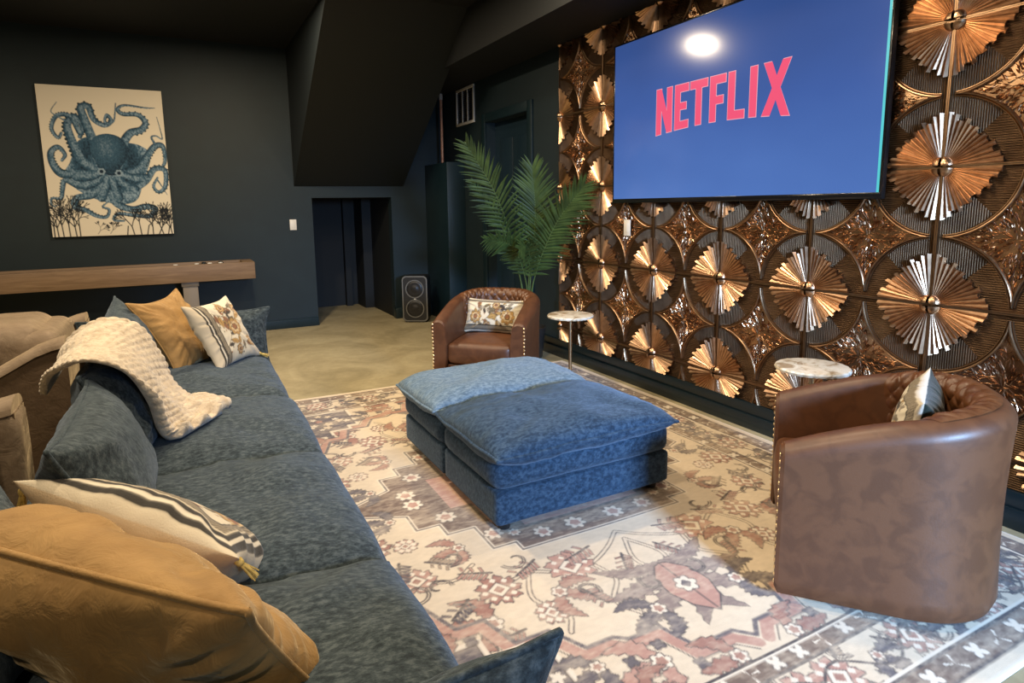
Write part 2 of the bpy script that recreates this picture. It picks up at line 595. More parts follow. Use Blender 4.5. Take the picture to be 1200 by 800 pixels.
mo0 = panel_moulding().build('moulding', MAT['moulding'], None, sharp=35)
st0 = star_relief().build('star_medallion', MAT['copper_star'], None)
sb0 = sunburst_quarter().build('sunburst', MAT['copper'], None)
proto_me = (pb0.data, st0.data, sb0.data, mo0.data)
def clipped(me, zlo, zhi, M=None):
    bm = bmesh.new(); bm.from_mesh(me)
    if M is not None: bmesh.ops.transform(bm, matrix=M, verts=bm.verts)
    for (z, nz) in ((zlo, -1), (zhi, 1)):
        bmesh.ops.bisect_plane(bm, geom=bm.verts[:] + bm.edges[:] + bm.faces[:], plane_co=(0, 0, z), plane_no=(0, 0, nz), clear_outer=True)
    if not bm.faces:
        bm.free(); return None
    m2 = bpy.data.meshes.new(me.name); bm.to_mesh(m2); bm.free()
    m2.materials.append(me.materials[0])
    return m2
ROT = {(1, 1): 0, (-1, 1): math.pi / 2, (-1, -1): math.pi, (1, -1): -math.pi / 2}   # about x
for o in (pb0, st0, sb0, mo0): bpy.data.objects.remove(o)
clip_cache = {}
ZB, ZT = .156, 2.650
for row in range(-1, 4):
    zc = Z0 + (row + .5) * TS
    lo, hi = max(-TS, ZB - zc), min(TS, ZT - zc)
    for k in range(9):
        yc = Y0 - (k + .5) * TS
        full = row not in (-1, 3)
        key = row if not full else 'full'
        if key not in clip_cache:
            if full:
                quarters = [((sy, sz), proto_me[2], True) for sy in (-1, 1) for sz in (-1, 1)]
                clip_cache[key] = (proto_me[0], (proto_me[1], proto_me[3]), quarters)
            else:
                qs = []
                for sy in (-1, 1):
                    for sz in (-1, 1):
                        M = Matrix.Translation((0, -sy * TS / 2, -sz * TS / 2)) @ Matrix.Rotation(ROT[(sy, sz)], 4, 'X')
                        qs.append(((sy, sz), clipped(proto_me[2], lo, hi, M), False))
                clip_cache[key] = (clipped(proto_me[0], lo, hi), (clipped(proto_me[1], lo, hi), clipped(proto_me[3], lo, hi)), qs)
        pm, sm, qs = clip_cache[key]
        if pm is None: continue
        p = link(bpy.data.objects.new('panel', pm), wall_right)
        p.location = (RW - .001, yc, zc)
        for piece, nm in zip(sm, ('star_medallion', 'moulding')):
            if piece is not None: link(bpy.data.objects.new(nm, piece), p)
        for ((sy, sz), qm, place) in qs:
            if qm is None: continue
            q = link(bpy.data.objects.new('sunburst', qm), p)
            if place:
                q.location = (0, -sy * TS / 2, -sz * TS / 2)
                q.rotation_euler = (ROT[(sy, sz)], 0, 0)
# ------------------------------------------------------------------ soft shapes
def cube_surface(n):
    """vertices on the cube [-1,1]^3 (n x n per face, welded) and quads"""
    t = np.linspace(-1, 1, n + 1)
    t = np.sign(t) * (1 - (1 - np.abs(t)) ** 1.6)
    idx = {}; V = []; Q = []
    def vid(p):
        k = tuple(np.round(p, 5))
        if k not in idx:
            idx[k] = len(V); V.append(p)
        return idx[k]
    for ax in range(3):
        for s in (-1, 1):
            g = np.empty((n + 1, n + 1), int)
            for i in range(n + 1):
                for j in range(n + 1):
                    p = [0, 0, 0]; p[ax] = s; p[(ax + 1) % 3] = t[i]; p[(ax + 2) % 3] = t[j]
                    g[i, j] = vid(p)
            for i in range(n):
                for j in range(n):
                    q = (g[i, j], g[i + 1, j], g[i + 1, j + 1], g[i, j + 1])
                    Q.append(q if s > 0 else q[::-1])
    return np.array(V, float), np.array(Q)
_CS = {}
def soft_box(name, lo, hi, mat, parent, r=.04, crown=0.0, puff=0.0, noise=.004, nscale=4, n=18, seed=0, bend=None):
    if n not in _CS: _CS[n] = cube_surface(n)
    V, Q = _CS[n]
    lo, hi = np.array(lo, float), np.array(hi, float)
    half = (hi - lo) / 2; c = (hi + lo) / 2
    rr = min(r, half.min() * .98)
    q = V * half
    inner = np.clip(q, -(half - rr), half - rr)
    d = q - inner
    d /= np.maximum(np.linalg.norm(d, axis=1), 1e-9)[:, None]
    P = inner + d * rr
    u = P / half
    P[:, 2] += np.where(u[:, 2] > 0, crown * (1 - u[:, 0] ** 2) * (1 - u[:, 1] ** 2), 0)
    P[:, 0] += d[:, 0] * puff * (1 - u[:, 2] ** 2) * (1 - u[:, 1] ** 4)
    P[:, 1] += d[:, 1] * puff * (1 - u[:, 2] ** 2) * (1 - u[:, 0] ** 4)
    if noise: P += d * (noise * fbm(P * nscale + seed * 3.7 + c, seed, 3))[:, None]
    P += c
    if bend is not None: P = bend(P)
    return quads_mesh(name, P, Q, mat, parent)

def pillow_shape(w, h, t, n=44, pinch=.05, flat=.5, wrinkle=.006, seed=0, m=None, sag=0.0, power=2.6):
    """returns front (n,m,3), back, and rim loop; local x width, y height, z normal"""
    m = m or n
    s = lambda k: np.sin(np.linspace(-np.pi / 2, np.pi / 2, k))
    U, Vv = np.meshgrid(s(n), s(m), indexing='ij')
    X = w / 2 * U * (1 - pinch * (1 - Vv ** 2) * np.abs(U) ** 2)
    Y = h / 2 * Vv * (1 - pinch * (1 - U ** 2) * np.abs(Vv) ** 2)
    prof = ((1 - np.abs(U) ** power) * (1 - np.abs(Vv) ** power)).clip(0) ** flat
    P0 = np.stack([X * 5, Y * 5, np.zeros_like(X)], -1)
    # wrinkles run towards the corners and seams
    ang = np.arctan2(Vv, U)
    rad = np.sqrt(U ** 2 + Vv ** 2)
    wr = (vnoise(np.stack([ang * 5, rad * 1.2, np.full_like(ang, seed + .3)], -1), seed) + .8 * vnoise(np.stack([ang * 13, rad * 2.0, np.full_like(ang, seed + 7.3)], -1), seed + 2) * np.clip(rad * 2 - .9, 0, 1)) * np.clip(rad - .25, 0, 1)
    lump = fbm(P0 + seed, seed + 5, 3)
    out = []
    for sgn in (1, -1):
        z = sgn * (t / 2 * prof * (1 + .12 * lump) + wrinkle * prof ** .5 * (wr * 1.6 + .5 * lump))
        z = z + sag * (U ** 2) * 0.5
        out.append(np.stack([X, Y, z], -1))
    return out[0], out[1], U, Vv

def rim_pts(F):
    n, m = F.shape[:2]
    return np.concatenate([F[:-1, 0], F[-1, :-1], F[:0:-1, -1], F[0, :0:-1]], 0)

def sewn(name, F, B, mat, parent, colF=None, colB=None):
    """front and back grids welded along the rim"""
    n, m = F.shape[:2]
    idF = np.arange(n * m).reshape(n, m)
    idB = np.full((n, m), -1)
    edge = np.zeros((n, m), bool); edge[0] = edge[-1] = True; edge[:, 0] = edge[:, -1] = True
    idB[edge] = idF[edge]
    idB[~edge] = n * m + np.arange((~edge).sum())
    V = np.concatenate([F.reshape(-1, 3), B[~edge]], 0)
    def quads(I): return np.stack([I[:-1, :-1].ravel(), I[1:, :-1].ravel(), I[1:, 1:].ravel(), I[:-1, 1:].ravel()], 1)
    Q = np.concatenate([quads(idF), quads(idB)[:, ::-1]], 0)
    C = None
    if colF is not None:
        C = np.concatenate([colF.reshape(-1, 3), colB[~edge]], 0)
    return quads_mesh(name, V, Q, mat, parent, C)

def xform(P, M):
    P = np.asarray(P, float)
    R = np.array(M.to_3x3()); t = np.array(M.translation)
    return P @ R.T + t
def frame(o, ex, ey):
    """matrix with columns ex, ey (made square), normal ex x ey, at o"""
    ex = Vector(ex).normalized(); ey = Vector(ey); ey = (ey - ex * ey.dot(ex)).normalized()
    ez = ex.cross(ey)
    M = Matrix((ex, ey, ez)).transposed().to_4x4(); M.translation = Vector(o)
    return M
def closed_tube(P, rad, n=6):
    mb = MB()
    P = [Vector(p) for p in P]
    N = len(P); v = []; f = []
    prev = None
    for i, p in enumerate(P):
        d = (P[(i + 1) % N] - P[i - 1]).normalized()
        a = Vector((0, 0, 1)) if prev is None else prev
        a = a - d * a.dot(d)
        if a.length < 1e-4: a = d.orthogonal()
        a.normalize(); prev = a; b = d.cross(a)
        for k in range(n):
            t = 2 * math.pi * k / n
            v.append(p + (a * math.cos(t) + b * math.sin(t)) * rad)
    for i in range(N):
        j = (i + 1) % N
        for k in range(n):
            k2 = (k + 1) % n
            f.append((i * n + k, i * n + k2, j * n + k2, j * n + k))
    mb.add(v, f)
    return mb
def ear_out(F, B, amt):
    """draw the four corners out into small ears"""
    n, m = F.shape[:2]
    for G in (F, B):
        for (i, j) in ((0, 0), (n - 1, 0), (0, m - 1), (n - 1, m - 1)):
            d = G[i, j] / np.linalg.norm(G[i, j])
            w = np.exp(-np.linalg.norm(G - G[i, j], axis=2) ** 2 / (2 * (amt * 1.2) ** 2))
            G += (w[..., None] * d) * amt * .7
    return F, B

# ------------------------------------------------------------------ blue modular sofa
def slab_cushion(name, x0, x1, y0, y1, zc, t, mat, parent, seed, welt=.006, sagn=.016):
    """knife-edged seat pillow lying flat, with a welt around it"""
    w, d = x1 - x0, y1 - y0
    F, B, U, V = pillow_shape(w, d, t, n=52, pinch=.006, flat=.38, wrinkle=.006, seed=seed, power=3.4)
    rc = 1 - .022 * np.clip(np.abs(U) + np.abs(V) - 1.55, 0, 1) / .45
    for G in (F, B): G[..., :2] *= rc[..., None]
    F, B = ear_out(F, B, .005)
    lump = fbm(np.stack([F[..., 0] * 2.2, F[..., 1] * 2.2, np.full_like(U, seed * 1.3)], -1), seed + 11, 3)
    for G in (F, B):
        G[..., 2] += sagn * lump
        G += np.array([(x0 + x1) / 2, (y0 + y1) / 2, zc])
    c = sewn(name, F, B, mat, parent)
    closed_tube(rim_pts(F), welt).build('welt', mat, c, smooth=True)
    return c

def standing_cushion(name, M, w, h, t, mat, parent, seed, pinch=.05, ear=.03, flat=.5, wrinkle=.008):
    F, B, U, V = pillow_shape(w, h, t, n=40, pinch=pinch, flat=flat, wrinkle=wrinkle, seed=seed)
    F, B = ear_out(F, B, ear)
    F, B = xform(F, M), xform(B, M)
    c = sewn(name, F, B, mat, parent)
    closed_tube(rim_pts(F), .007).build('welt', mat, c, smooth=True)
    return c

def make_sofa():
    ox, oy = 0.0, 2.45
    root = empty('sectional_sofa', (ox, oy, 0))
    tag(root, 'long blue chenille sofa with loose back cushions, facing the copper wall', 'sofa')
    L = lambda P: P
    ys = [.72, 1.545, 2.375, 3.205, 4.04]
    mat = MAT['blue']
    for i in range(4):
        y0, y1 = ys[i] - oy, ys[i + 1] - oy
        soft_box('base', (-.50, y0 + .006, .035), (.40, y1 - .006, .185), mat, root, r=.02, noise=.002, n=10, seed=i)
        soft_box('seat_support', (-.48, y0 + .004, .175), (.425, y1 - .004, .33), mat, root, r=.055, puff=.012, noise=.004, n=14, seed=i + 3)
        slab_cushion('seat_cushion', -.40, .455, y0 - .012, y1 + .012, .370, .185, mat, root, i + 1)
        for (fx, fy) in ((-.42, y0 + .08), (.32, y0 + .08), (-.42, y1 - .08), (.32, y1 - .08)):
            MB().lathe([(.022, 0), (.028, .05)], 12, (fx, fy, .012)).build('foot', MAT['black'], root, smooth=True, sharp=40)
    # low rear frame
    soft_box('back_frame', (-.49, ys[0] - oy, .05), (-.41, ys[4] - oy, .47), mat, root, r=.04, noise=.003, n=14, seed=9)
    # arms: upright pillows across both ends
    for (yc, top, sd, lean) in ((.785 - oy, .645, 21, -.05), (4.19 - oy, .69, 22, .06)):
        M = frame((-.035, yc, top - .20), (1, 0, 0), (0, lean, .40))
        standing_cushion('arm', M, 1.02, .42, .21, mat, root, sd, pinch=.03, ear=.035, flat=.55)
    soft_box('arm_base', (-.50, .66 - oy, .05), (.44, .80 - oy, .36), mat, root, r=.05, noise=.003, n=12, seed=31)
    soft_box('arm_base', (-.50, 4.10 - oy, .05), (.44, 4.27 - oy, .42), mat, root, r=.05, noise=.003, n=12, seed=32)
    # loose back cushions
    for (yc, w, top, xt, sd, tilt, yaw) in ((1.30, .74, .755, -.53, 41, .02, .30), (2.09, .72, .775, -.30, 42, -.01, 0), (2.80, .72, .785, -.32, 43, 0, 0), (3.74, .86, .80, -.34, 44, .10, 0)):
        h = top - .43
        ey = Vector((-.13, 0, h)).normalized()
        M = frame((xt + .055, yc - oy, .43 + h / 2 - .01), (yaw, 1, tilt), ey)
        standing_cushion('back_cushion', M, w, h + .03, .235, mat, root, sd, pinch=.035, ear=.045, flat=.5, wrinkle=.012)
    return root
make_sofa()

def make_ottoman(y0, y1, label, mat_top, seed):
    oy = (y0 + y1) / 2; ox = 1.515
    root = empty('ottoman', (ox, oy, .0125))
    tag(root, label, 'ottoman', 'blue ottomans pushed together on the rug')
    w = .455; d = (y1 - y0) / 2
    soft_box('base', (-w, -d + .003, .035), (w, d - .003, .185), MAT['blue_royal'], root, r=.018, noise=.0015, n=12, seed=seed)
    soft_box('middle_cushion', (-w - .004, -d + .002, .18), (w + .004, d - .002, .315), MAT['blue_royal'], root, r=.045, puff=.012, noise=.004, n=16, seed=seed + 2)
    o0 = .085 if y0 < 2.3 else -.01
    o1 = -.004 if y0 < 2.3 else .01
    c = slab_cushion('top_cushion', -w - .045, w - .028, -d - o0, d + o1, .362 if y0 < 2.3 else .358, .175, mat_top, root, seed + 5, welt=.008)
    for sx in (-1, 1):
        for sy in (-1, 1):
            MB().lathe([(.024, 0), (.030, .045)], 12, (sx * (w - .06), sy * (d - .06), 0)).build('foot', MAT['black'], root, smooth=True, sharp=40)
    return root
make_ottoman(2.07, 2.632, 'blue chenille ottoman, the one of the pair nearer the camera', MAT['blue_royal'], 3)
make_ottoman(2.638, 3.20, 'blue ottoman with the top cushion coloured as lit from above, pushed behind the other ottoman', MAT['blue_lit'], 8)

# ------------------------------------------------------------------ taupe recliners behind the sofa
def recliner(name, loc, label, post=False):
    root = empty(name, loc)
    tag(root, label, 'recliner', None)
    # side panel with a swooping top edge; local x: 0 at the back, negative forwards
    prof = [(-1.00, .50), (-.85, .505), (-.70, .515), (-.55, .53), (-.42, .555), (-.30, .60), (-.20, .655), (-.12, .70), (-.05, .725), (0, .735)]
    def panel(y0, y1, drop, name, mat):
        m = MB(); v = []; f = []
        n = len(prof)
        for y in (y0, y1):
            v += [(x, y, z - drop) for x, z in prof] + [(x, y, .06) for x, z in prof]
        for i in range(n - 1):
            f += [(i, i + 1, n + i + 1, n + i), (2 * n + i + 1, 2 * n + i, 3 * n + i, 3 * n + i + 1), (i + 1, i, 2 * n + i, 2 * n + i + 1)]
        f += [(n - 1, 2 * n - 1, 4 * n - 1, 3 * n - 1)[::-1], (0, n, 3 * n, 2 * n)]
        m.add(v, f)
        return m.build(name, mat, root, smooth=True, sharp=35)
    for yy in (0, .78):
        panel(yy, yy + .14, .03, 'side_panel', MAT['taupe_dark'])
        pts = [(x - .005, yy + .07, z - .03) for x, z in prof]
        m = MB(); v = []; f = []; k = 10
        for (x, y, z) in pts:
            for j in range(k + 1):
                a = math.pi * j / k
                v.append((x, y - math.cos(a) * .085, z + math.sin(a) * .045))
        for i in range(len(pts) - 1):
            for j in range(k):
                f.append((i * (k + 1) + j, (i + 1) * (k + 1) + j, (i + 1) * (k + 1) + j + 1, i * (k + 1) + j + 1))
        f.append(tuple((len(pts) - 1) * (k + 1) + j for j in range(k + 1)))
        m.add(v, f)
        m.build('arm', MAT['taupe'], root, smooth=True, sharp=50)
    soft_box('seat_cushion', (-.95, .15, .20), (-.18, .77, .46), MAT['taupe'], root, r=.07, crown=.02, n=12, seed=4)
    soft_box('back', (-.30, .15, .30), (-.06, .77, .76), MAT['taupe'], root, r=.06, puff=.02, n=12, seed=5)
    soft_box('head_cushion', (-.46, .16, .52), (-.14, .76, .80), MAT['taupe'], root, r=.09, puff=.02, noise=.008, n=16, seed=6)
    if post:
        soft_box('back_post', (-.085, .765, .06), (.012, .935, .715), MAT['taupe'], root, r=.04, noise=.004, n=10, seed=8)
        soft_box('back_post', (-.20, .775, .06), (-.08, .925, .685), MAT['taupe'], root, r=.04, noise=.004, n=10, seed=9)
    soft_box('footrest', (-1.03, .16, .06), (-.94, .76, .42), MAT['taupe'], root, r=.03, n=10, seed=7)
    return root
ra = recliner('recliner', (-.52, 3.50, 0), 'taupe suede recliner with swooping arms, directly behind the cream throw')
rb = recliner('recliner', (-.515, 1.62, 0), 'taupe recliner mostly cut off by the left edge of the photo', True)
# ------------------------------------------------------------------ drawing colours onto meshes
class Canvas:
    def __init__(s, x0, y0, x1, y1, res, bg):
        s.x0, s.y0, s.res = x0, y0, res
        s.nx, s.ny = int(round((x1 - x0) / res)), int(round((y1 - y0) / res))
        s.xs = x0 + (np.arange(s.nx) + .5) * res
        s.ys = y0 + (np.arange(s.ny) + .5) * res
        s.a = np.empty((s.nx, s.ny, 3)); s.a[:] = bg
    def win(s, pts, pad):
        lo = pts.min(0) - pad; hi = pts.max(0) + pad
        i0 = max(0, int((lo[0] - s.x0) / s.res)); i1 = min(s.nx, int((hi[0] - s.x0) / s.res) + 1)
        j0 = max(0, int((lo[1] - s.y0) / s.res)); j1 = min(s.ny, int((hi[1] - s.y0) / s.res) + 1)
        if i1 <= i0 or j1 <= j0: return None
        X, Y = np.meshgrid(s.xs[i0:i1], s.ys[j0:j1], indexing='ij')
        return (slice(i0, i1), slice(j0, j1)), X, Y
    def blend(s, sl, cov, colour):
        c = np.asarray(colour, float)
        s.a[sl] = s.a[sl] * (1 - cov[..., None]) + c * cov[..., None]
    def poly(s, pts, colour, alpha=1.0):
        pts = np.asarray(pts, float)
        w = s.win(pts, s.res)
        if w is None: return
        sl, X, Y = w
        ins = np.zeros(X.shape, bool)
        n = len(pts)
        for i in range(n):
            x1, y1 = pts[i]; x2, y2 = pts[(i + 1) % n]
            if y1 == y2: continue
            c = ((y1 > Y) != (y2 > Y)) & (X < (x2 - x1) * (Y - y1) / (y2 - y1) + x1)
            ins ^= c
        s.blend(sl, ins * alpha, colour)
    def line(s, pts, width, colour, alpha=1.0, closed=False):
        pts = np.asarray(pts, float)
        if closed: pts = np.vstack([pts, pts[:1]])
        for i in range(len(pts) - 1):
            seg = pts[i:i + 2]
            w = s.win(seg, width / 2 + s.res)
            if w is None: continue
            sl, X, Y = w
            d = s.segd(X, Y, seg[0], seg[1])[0]
            s.blend(sl, np.clip((width / 2 - d) / s.res + .5, 0, 1) * alpha, colour)
    @staticmethod
    def segd(X, Y, p, q):
        dx, dy = q - p
        L = dx * dx + dy * dy + 1e-12
        t = np.clip(((X - p[0]) * dx + (Y - p[1]) * dy) / L, 0, 1)
        return np.hypot(X - p[0] - t * dx, Y - p[1] - t * dy), t
    def shape(s, pts, fill, outline=None, lw=.006, alpha=1.0):
        if fill is not None: s.poly(pts, fill, alpha)
        if outline is not None: s.line(pts, lw, outline, alpha, True)
    def stroke(s, pts, widths, shade):
        """fat tapered stroke; shade(side -1..1, along 0..1, X, Y) -> rgb array"""
        pts = np.asarray(pts, float)
        W = np.asarray(widths, float)
        w = s.win(pts, W.max())
        if w is None: return
        sl, X, Y = w
        best = np.full(X.shape, 1e9); side = np.zeros(X.shape); al = np.zeros(X.shape)
        n = len(pts)
        for i in range(n - 1):
            p, q = pts[i], pts[i + 1]
            d, t = s.segd(X, Y, p, q)
            ww = W[i] + (W[i + 1] - W[i]) * t
            rel = d / np.maximum(ww, 1e-6)
            cr = ((q[0] - p[0]) * (Y - p[1]) - (q[1] - p[1]) * (X - p[0]))
            m = rel < best
            best = np.where(m, rel, best); side = np.where(m, np.sign(cr) * rel, side); al = np.where(m, (i + t) / (n - 1), al)
        cov = np.clip((1 - best) * 8, 0, 1)
        s.blend_arr(sl, cov, shade(side, al, X, Y))
    def blend_arr(s, sl, cov, arr):
        s.a[sl] = s.a[sl] * (1 - cov[..., None]) + arr * cov[..., None]
    def half(s):
        a = s.a[:s.nx // 2 * 2, :s.ny // 2 * 2]
        return (a[0::2, 0::2] + a[1::2, 0::2] + a[0::2, 1::2] + a[1::2, 1::2]) / 4

def spline(P, n=40):
    P = np.asarray(P, float); out = []
    Q = np.vstack([2 * P[0] - P[1], P, 2 * P[-1] - P[-2]])
    per = max(2, n // (len(P) - 1))
    for i in range(1, len(Q) - 2):
        for k in range(per):
            t = k / per
            a, b, c, d = Q[i - 1], Q[i], Q[i + 1], Q[i + 2]
            out.append(.5 * (2 * b + (c - a) * t + (2 * a - 5 * b + 4 * c - d) * t * t + (3 * b - a - 3 * c + d) * t ** 3))
    out.append(P[-1])
    return np.array(out)
def place(pts, c, sc=1.0, ang=0.0, flip=False):
    p = np.asarray(pts, float) * sc
    if flip: p = p * np.array([1, -1])
    ca, sa = math.cos(ang), math.sin(ang)
    return np.stack([p[:, 0] * ca - p[:, 1] * sa + c[0], p[:, 0] * sa + p[:, 1] * ca + c[1]], 1)
def rosette(r, petals, depth=.25, n=72, tooth=0):
    t = np.linspace(0, 2 * np.pi, n, endpoint=False)
    rr = r * (1 - depth + depth * np.abs(np.cos(t * petals / 2)) + (tooth * np.sign(np.sin(t * petals * 2)) if tooth else 0))
    return np.stack([rr * np.cos(t), rr * np.sin(t)], 1)
def saw_leaf(L, W, teeth, bend=.25):
    """serrated leaf along +x, bent"""
    up = []; dn = []
    for k in range(teeth * 2 + 1):
        t = k / (teeth * 2)
        w = W * math.sin(math.pi * min(1, t * .93 + .07)) ** .7 * (1.0 if k % 2 else .62)
        x = L * t; y = bend * L * math.sin(math.pi * t)
        up.append((x - .02 * L * (k % 2), y + w)); dn.append((x, y - w * .8))
    return np.array(up + dn[::-1])

# ------------------------------------------------------------------ the rug
def make_rug():
    RX, RY, HX, HY = 1.51, 2.55, 1.37, 1.81
    CREAM = (.60, .50, .365); CREAM2 = (.52, .42, .30); MAUVE = (.30, .155, .115); ROSE = (.40, .225, .17)
    BROWN = (.155, .105, .075); SLATE = (.125, .105, .105); INK = (.075, .06, .055); PALE = (.68, .60, .48); TAN = (.36, .265, .175)
    c = Canvas(0, 0, HX, HY, .0025, CREAM)
    r = random.Random(11)
    A, Bq = np.meshgrid(c.xs, c.ys, indexing='ij')
    D = np.minimum(HX - A, HY - Bq)
    # dark stepped medallion round the ottomans
    med = [(0, .60), (.40, .60), (.40, .54), (.50, .54), (.50, .36), (.62, .36), (.62, .27), (.72, .27), (.72, .14), (.90, .06), (.90, 0), (0, 0)]
    c.poly(med, BROWN)
    c.line(med[:-1], .022, PALE); c.line(med[:-1], .008, INK)
    c.poly([(0, .44), (.30, .44), (.30, .36), (.42, .36), (.42, .16), (.52, .16), (.52, 0), (0, 0)], ROSE)
    for (x, y, s) in ((.10, .52, .05), (.26, .52, .045), (.45, .44, .045), (.57, .22, .05), (.66, .05, .05), (.37, .47, .03)):
        c.shape(place(rosette(s, 7, .35), (x, y)), PALE, INK, .004); c.poly(place(rosette(s * .5, 5), (x, y)), ROSE)
    # rosettes and serrated palmettes over the field
    def palm(x, y, s, ang, fill, n=7, second=None):
        for k in (-1, 1):
            c.shape(place(saw_leaf(.22, .055, n, .22), (x, y), s, ang + k * .75, k < 0), fill, INK, .004)
        c.shape(place(saw_leaf(.20, .05, n, 0), (x, y), s * 1.1, ang), second or fill, INK, .004)
        c.shape(place(rosette(.045, 6, .3), (x, y), s), PALE, INK, .004)
        c.poly(place(rosette(.025, 5, .3), (x, y), s), MAUVE)
    def bloom(x, y, s, fill=ROSE):
        c.shape(place(rosette(.085, 9, .28, 90, .05), (x, y), s, .2), fill, INK, .004)
        q = np.array([(-.03, -.03), (.03, -.03), (.03, .03), (-.03, .03)])
        c.shape(place(q, (x, y), s, .6), PALE, INK, .004); c.poly(place(q * .5, (x, y), s, .6), MAUVE)
        for k in range(8):
            a = k * math.pi / 4
            c.poly(place(rosette(.012, 4), (x + .055 * s * math.cos(a), y + .055 * s * math.sin(a))), PALE)
    def vine(P, w=.020):
        p = spline(P, 36)
        c.line(p, w, INK); c.line(p, w - .009, CREAM)
    def curl(x, y, s, ang, colour=INK, w=.006):
        t = np.linspace(0, 4.6, 26); rr = .09 * (1 - t / 6.2)
        p = np.stack([rr * np.cos(t) - .09, rr * np.sin(t)], 1)
        c.line(place(p, (x, y), s, ang), w, colour)
        c.line(place(p * 1.25 + np.array([.02, 0]), (x, y), s, ang), w, colour)
    def comb(x, y, s, ang, fill=MAUVE, n=6):
        """small branch with a comb of leaves"""
        c.line(place([(0, 0), (.2, .02)], (x, y), s, ang), .012, INK)
        for k in range(n):
            u = .03 + k * .03
            c.shape(place([(u, .01), (u + .03, .07), (u + .012, .08), (u - .012, .02)], (x, y), s, ang), fill, INK, .003)
            if k % 2: c.shape(place([(u, 0), (u + .03, -.05), (u + .01, -.055), (u - .012, -.01)], (x, y), s, ang), fill, INK, .003)
    vine([(0, .66), (.10, .74), (.22, .80), (.34, .80), (.46, .74), (.60, .78)]); vine([(.22, .80), (.20, .92), (.28, 1.02), (.24, 1.12)])
    vine([(.62, .60), (.72, .66), (.84, .60), (.93, .50)]); vine([(.93, .30), (.86, .18), (.95, .06)])
    vine([(.0, .72), (.06, .86), (.02, .98)]); vine([(.46, .74), (.52, .88), (.46, 1.0), (.50, 1.08)])
    for (x, y, s, f) in ((.30, .78, 1.15, ROSE), (.60, .78, 1.0, MAUVE), (.84, .60, .9, ROSE), (.93, .32, 1.0, MAUVE), (.50, .97, .7, MAUVE), (.80, .36, .6, ROSE)):
        bloom(x, y, s, f)
    # the big palmette pendant on the long axis
    for a, s in ((1.30, 1.45), (.80, 1.45), (.30, 1.35), (-.25, 1.1)):
        c.shape(place(saw_leaf(.24, .040, 8, .12), (.0, .92), s, a), (.235, .175, .145), INK, .003)
    c.shape(np.array([(0, 1.22), (.06, 1.16), (.09, 1.08), (.08, .99), (.03, .93), (0, .92)]), ROSE, INK, .006)
    c.shape(place(rosette(.045, 6, .3), (0, 1.06)), PALE, INK, .004); c.poly(place(rosette(.02, 4), (0, 1.06)), SLATE)
    palm(.70, .93, .85, -.3, MAUVE); palm(.42, .89, .7, 2.4, MAUVE); palm(.18, 1.12, .7, .4, SLATE); palm(.97, .70, .6, .9, MAUVE)
    palm(.80, .15, .6, -.4, SLATE); palm(.62, .47, .6, .2, MAUVE)
    for (x, y, s, a) in ((.16, .70, .7, .2), (.40, .68, .6, .4), (.58, .68, .6, -.5), (.72, .78, .6, .6), (.86, .46, .6, 1.2), (.34, .92, .5, 1.8), (.96, .16, .5, 1.2), (.08, .80, .5, 1.0), (.62, 1.0, .5, 0), (.77, .50, .5, 2.4)):
        comb(x, y, s, a, r.choice([MAUVE, SLATE, TAN, ROSE]))
    for (x, y, s, a) in ((.52, .66, .6, .3), (.88, .72, .6, 1.4), (.30, .96, .5, 2.4), (.12, .96, .5, -1), (.74, .68, .5, 3.0), (.94, .44, .5, -1.2), (.70, .56, .5, 1.0)):
        curl(x, y, s, a)
    # stepped band cutting off the corners
    zig = np.array([(0, 1.36), (.05, 1.31), (.20, 1.31), (.24, 1.19), (.36, 1.19), (.40, 1.16), (.50, 1.16), (.56, 1.04), (.68, 1.04), (.72, .90), (.82, .90), (.88, .74), (.96, .74), (1.0, .60)])
    off = np.array([.022, .026])
    c.line(zig + off, .040, ROSE); c.line(zig, .016, SLATE); c.line(zig + off * 1.9, .005, INK)
    # corner fields
    box = [(.60, 1.42), (.60, 1.12), (.66, 1.12), (.66, 1.06), (.78, 1.06), (.78, .98), (.996, .98), (.996, 1.42)]
    c.poly(box, SLATE); c.line(box, .018, PALE, 1, True); c.line(np.array(box) * 1.0 + .012, .006, INK, 1, True)
    for k in range(16):
        x, y = r.uniform(.64, .96), r.uniform(1.08, 1.38)
        c.shape(place(rosette(r.uniform(.02, .036), 5, .45), (x, y), 1, r.random() * 6), r.choice([PALE, ROSE, CREAM]), INK, .003)
    for (x, y, s, a, f) in ((.34, 1.31, .8, .1, ROSE), (.12, 1.40, .7, 0, MAUVE), (.52, 1.24, .6, .4, SLATE), (.90, .88, .6, .9, MAUVE), (.46, 1.38, .6, 2.8, MAUVE)):
        palm(x, y, s, a, f, 5)
    for (x, y) in ((.24, 1.37), (.42, 1.27), (.54, 1.34), (.80, .97), (.93, .82), (.30, 1.25)):
        c.shape(place(rosette(.026, 4, .5), (x, y), 1, .8), SLATE, INK, .003)
    # main border
    inner = D < .375
    c.a[inner] = CREAM2
    stripe = ((D < .375) & (D > .305)) | ((D < .135) & (D > .052))
    band = (D < .305) & (D > .135)
    c.a[band] = CREAM
    def along(u, d):
        """border point at distance d from the edge, arc length u from the x axis corner"""
        # runs along the far side (y = HY - d) then down the long side
        Lx = HX - d
        return (u, HY - d) if u < Lx else (HX - d, HY - d - (u - Lx))
    tot = HX + HY - .44
    u = .06; k = 0
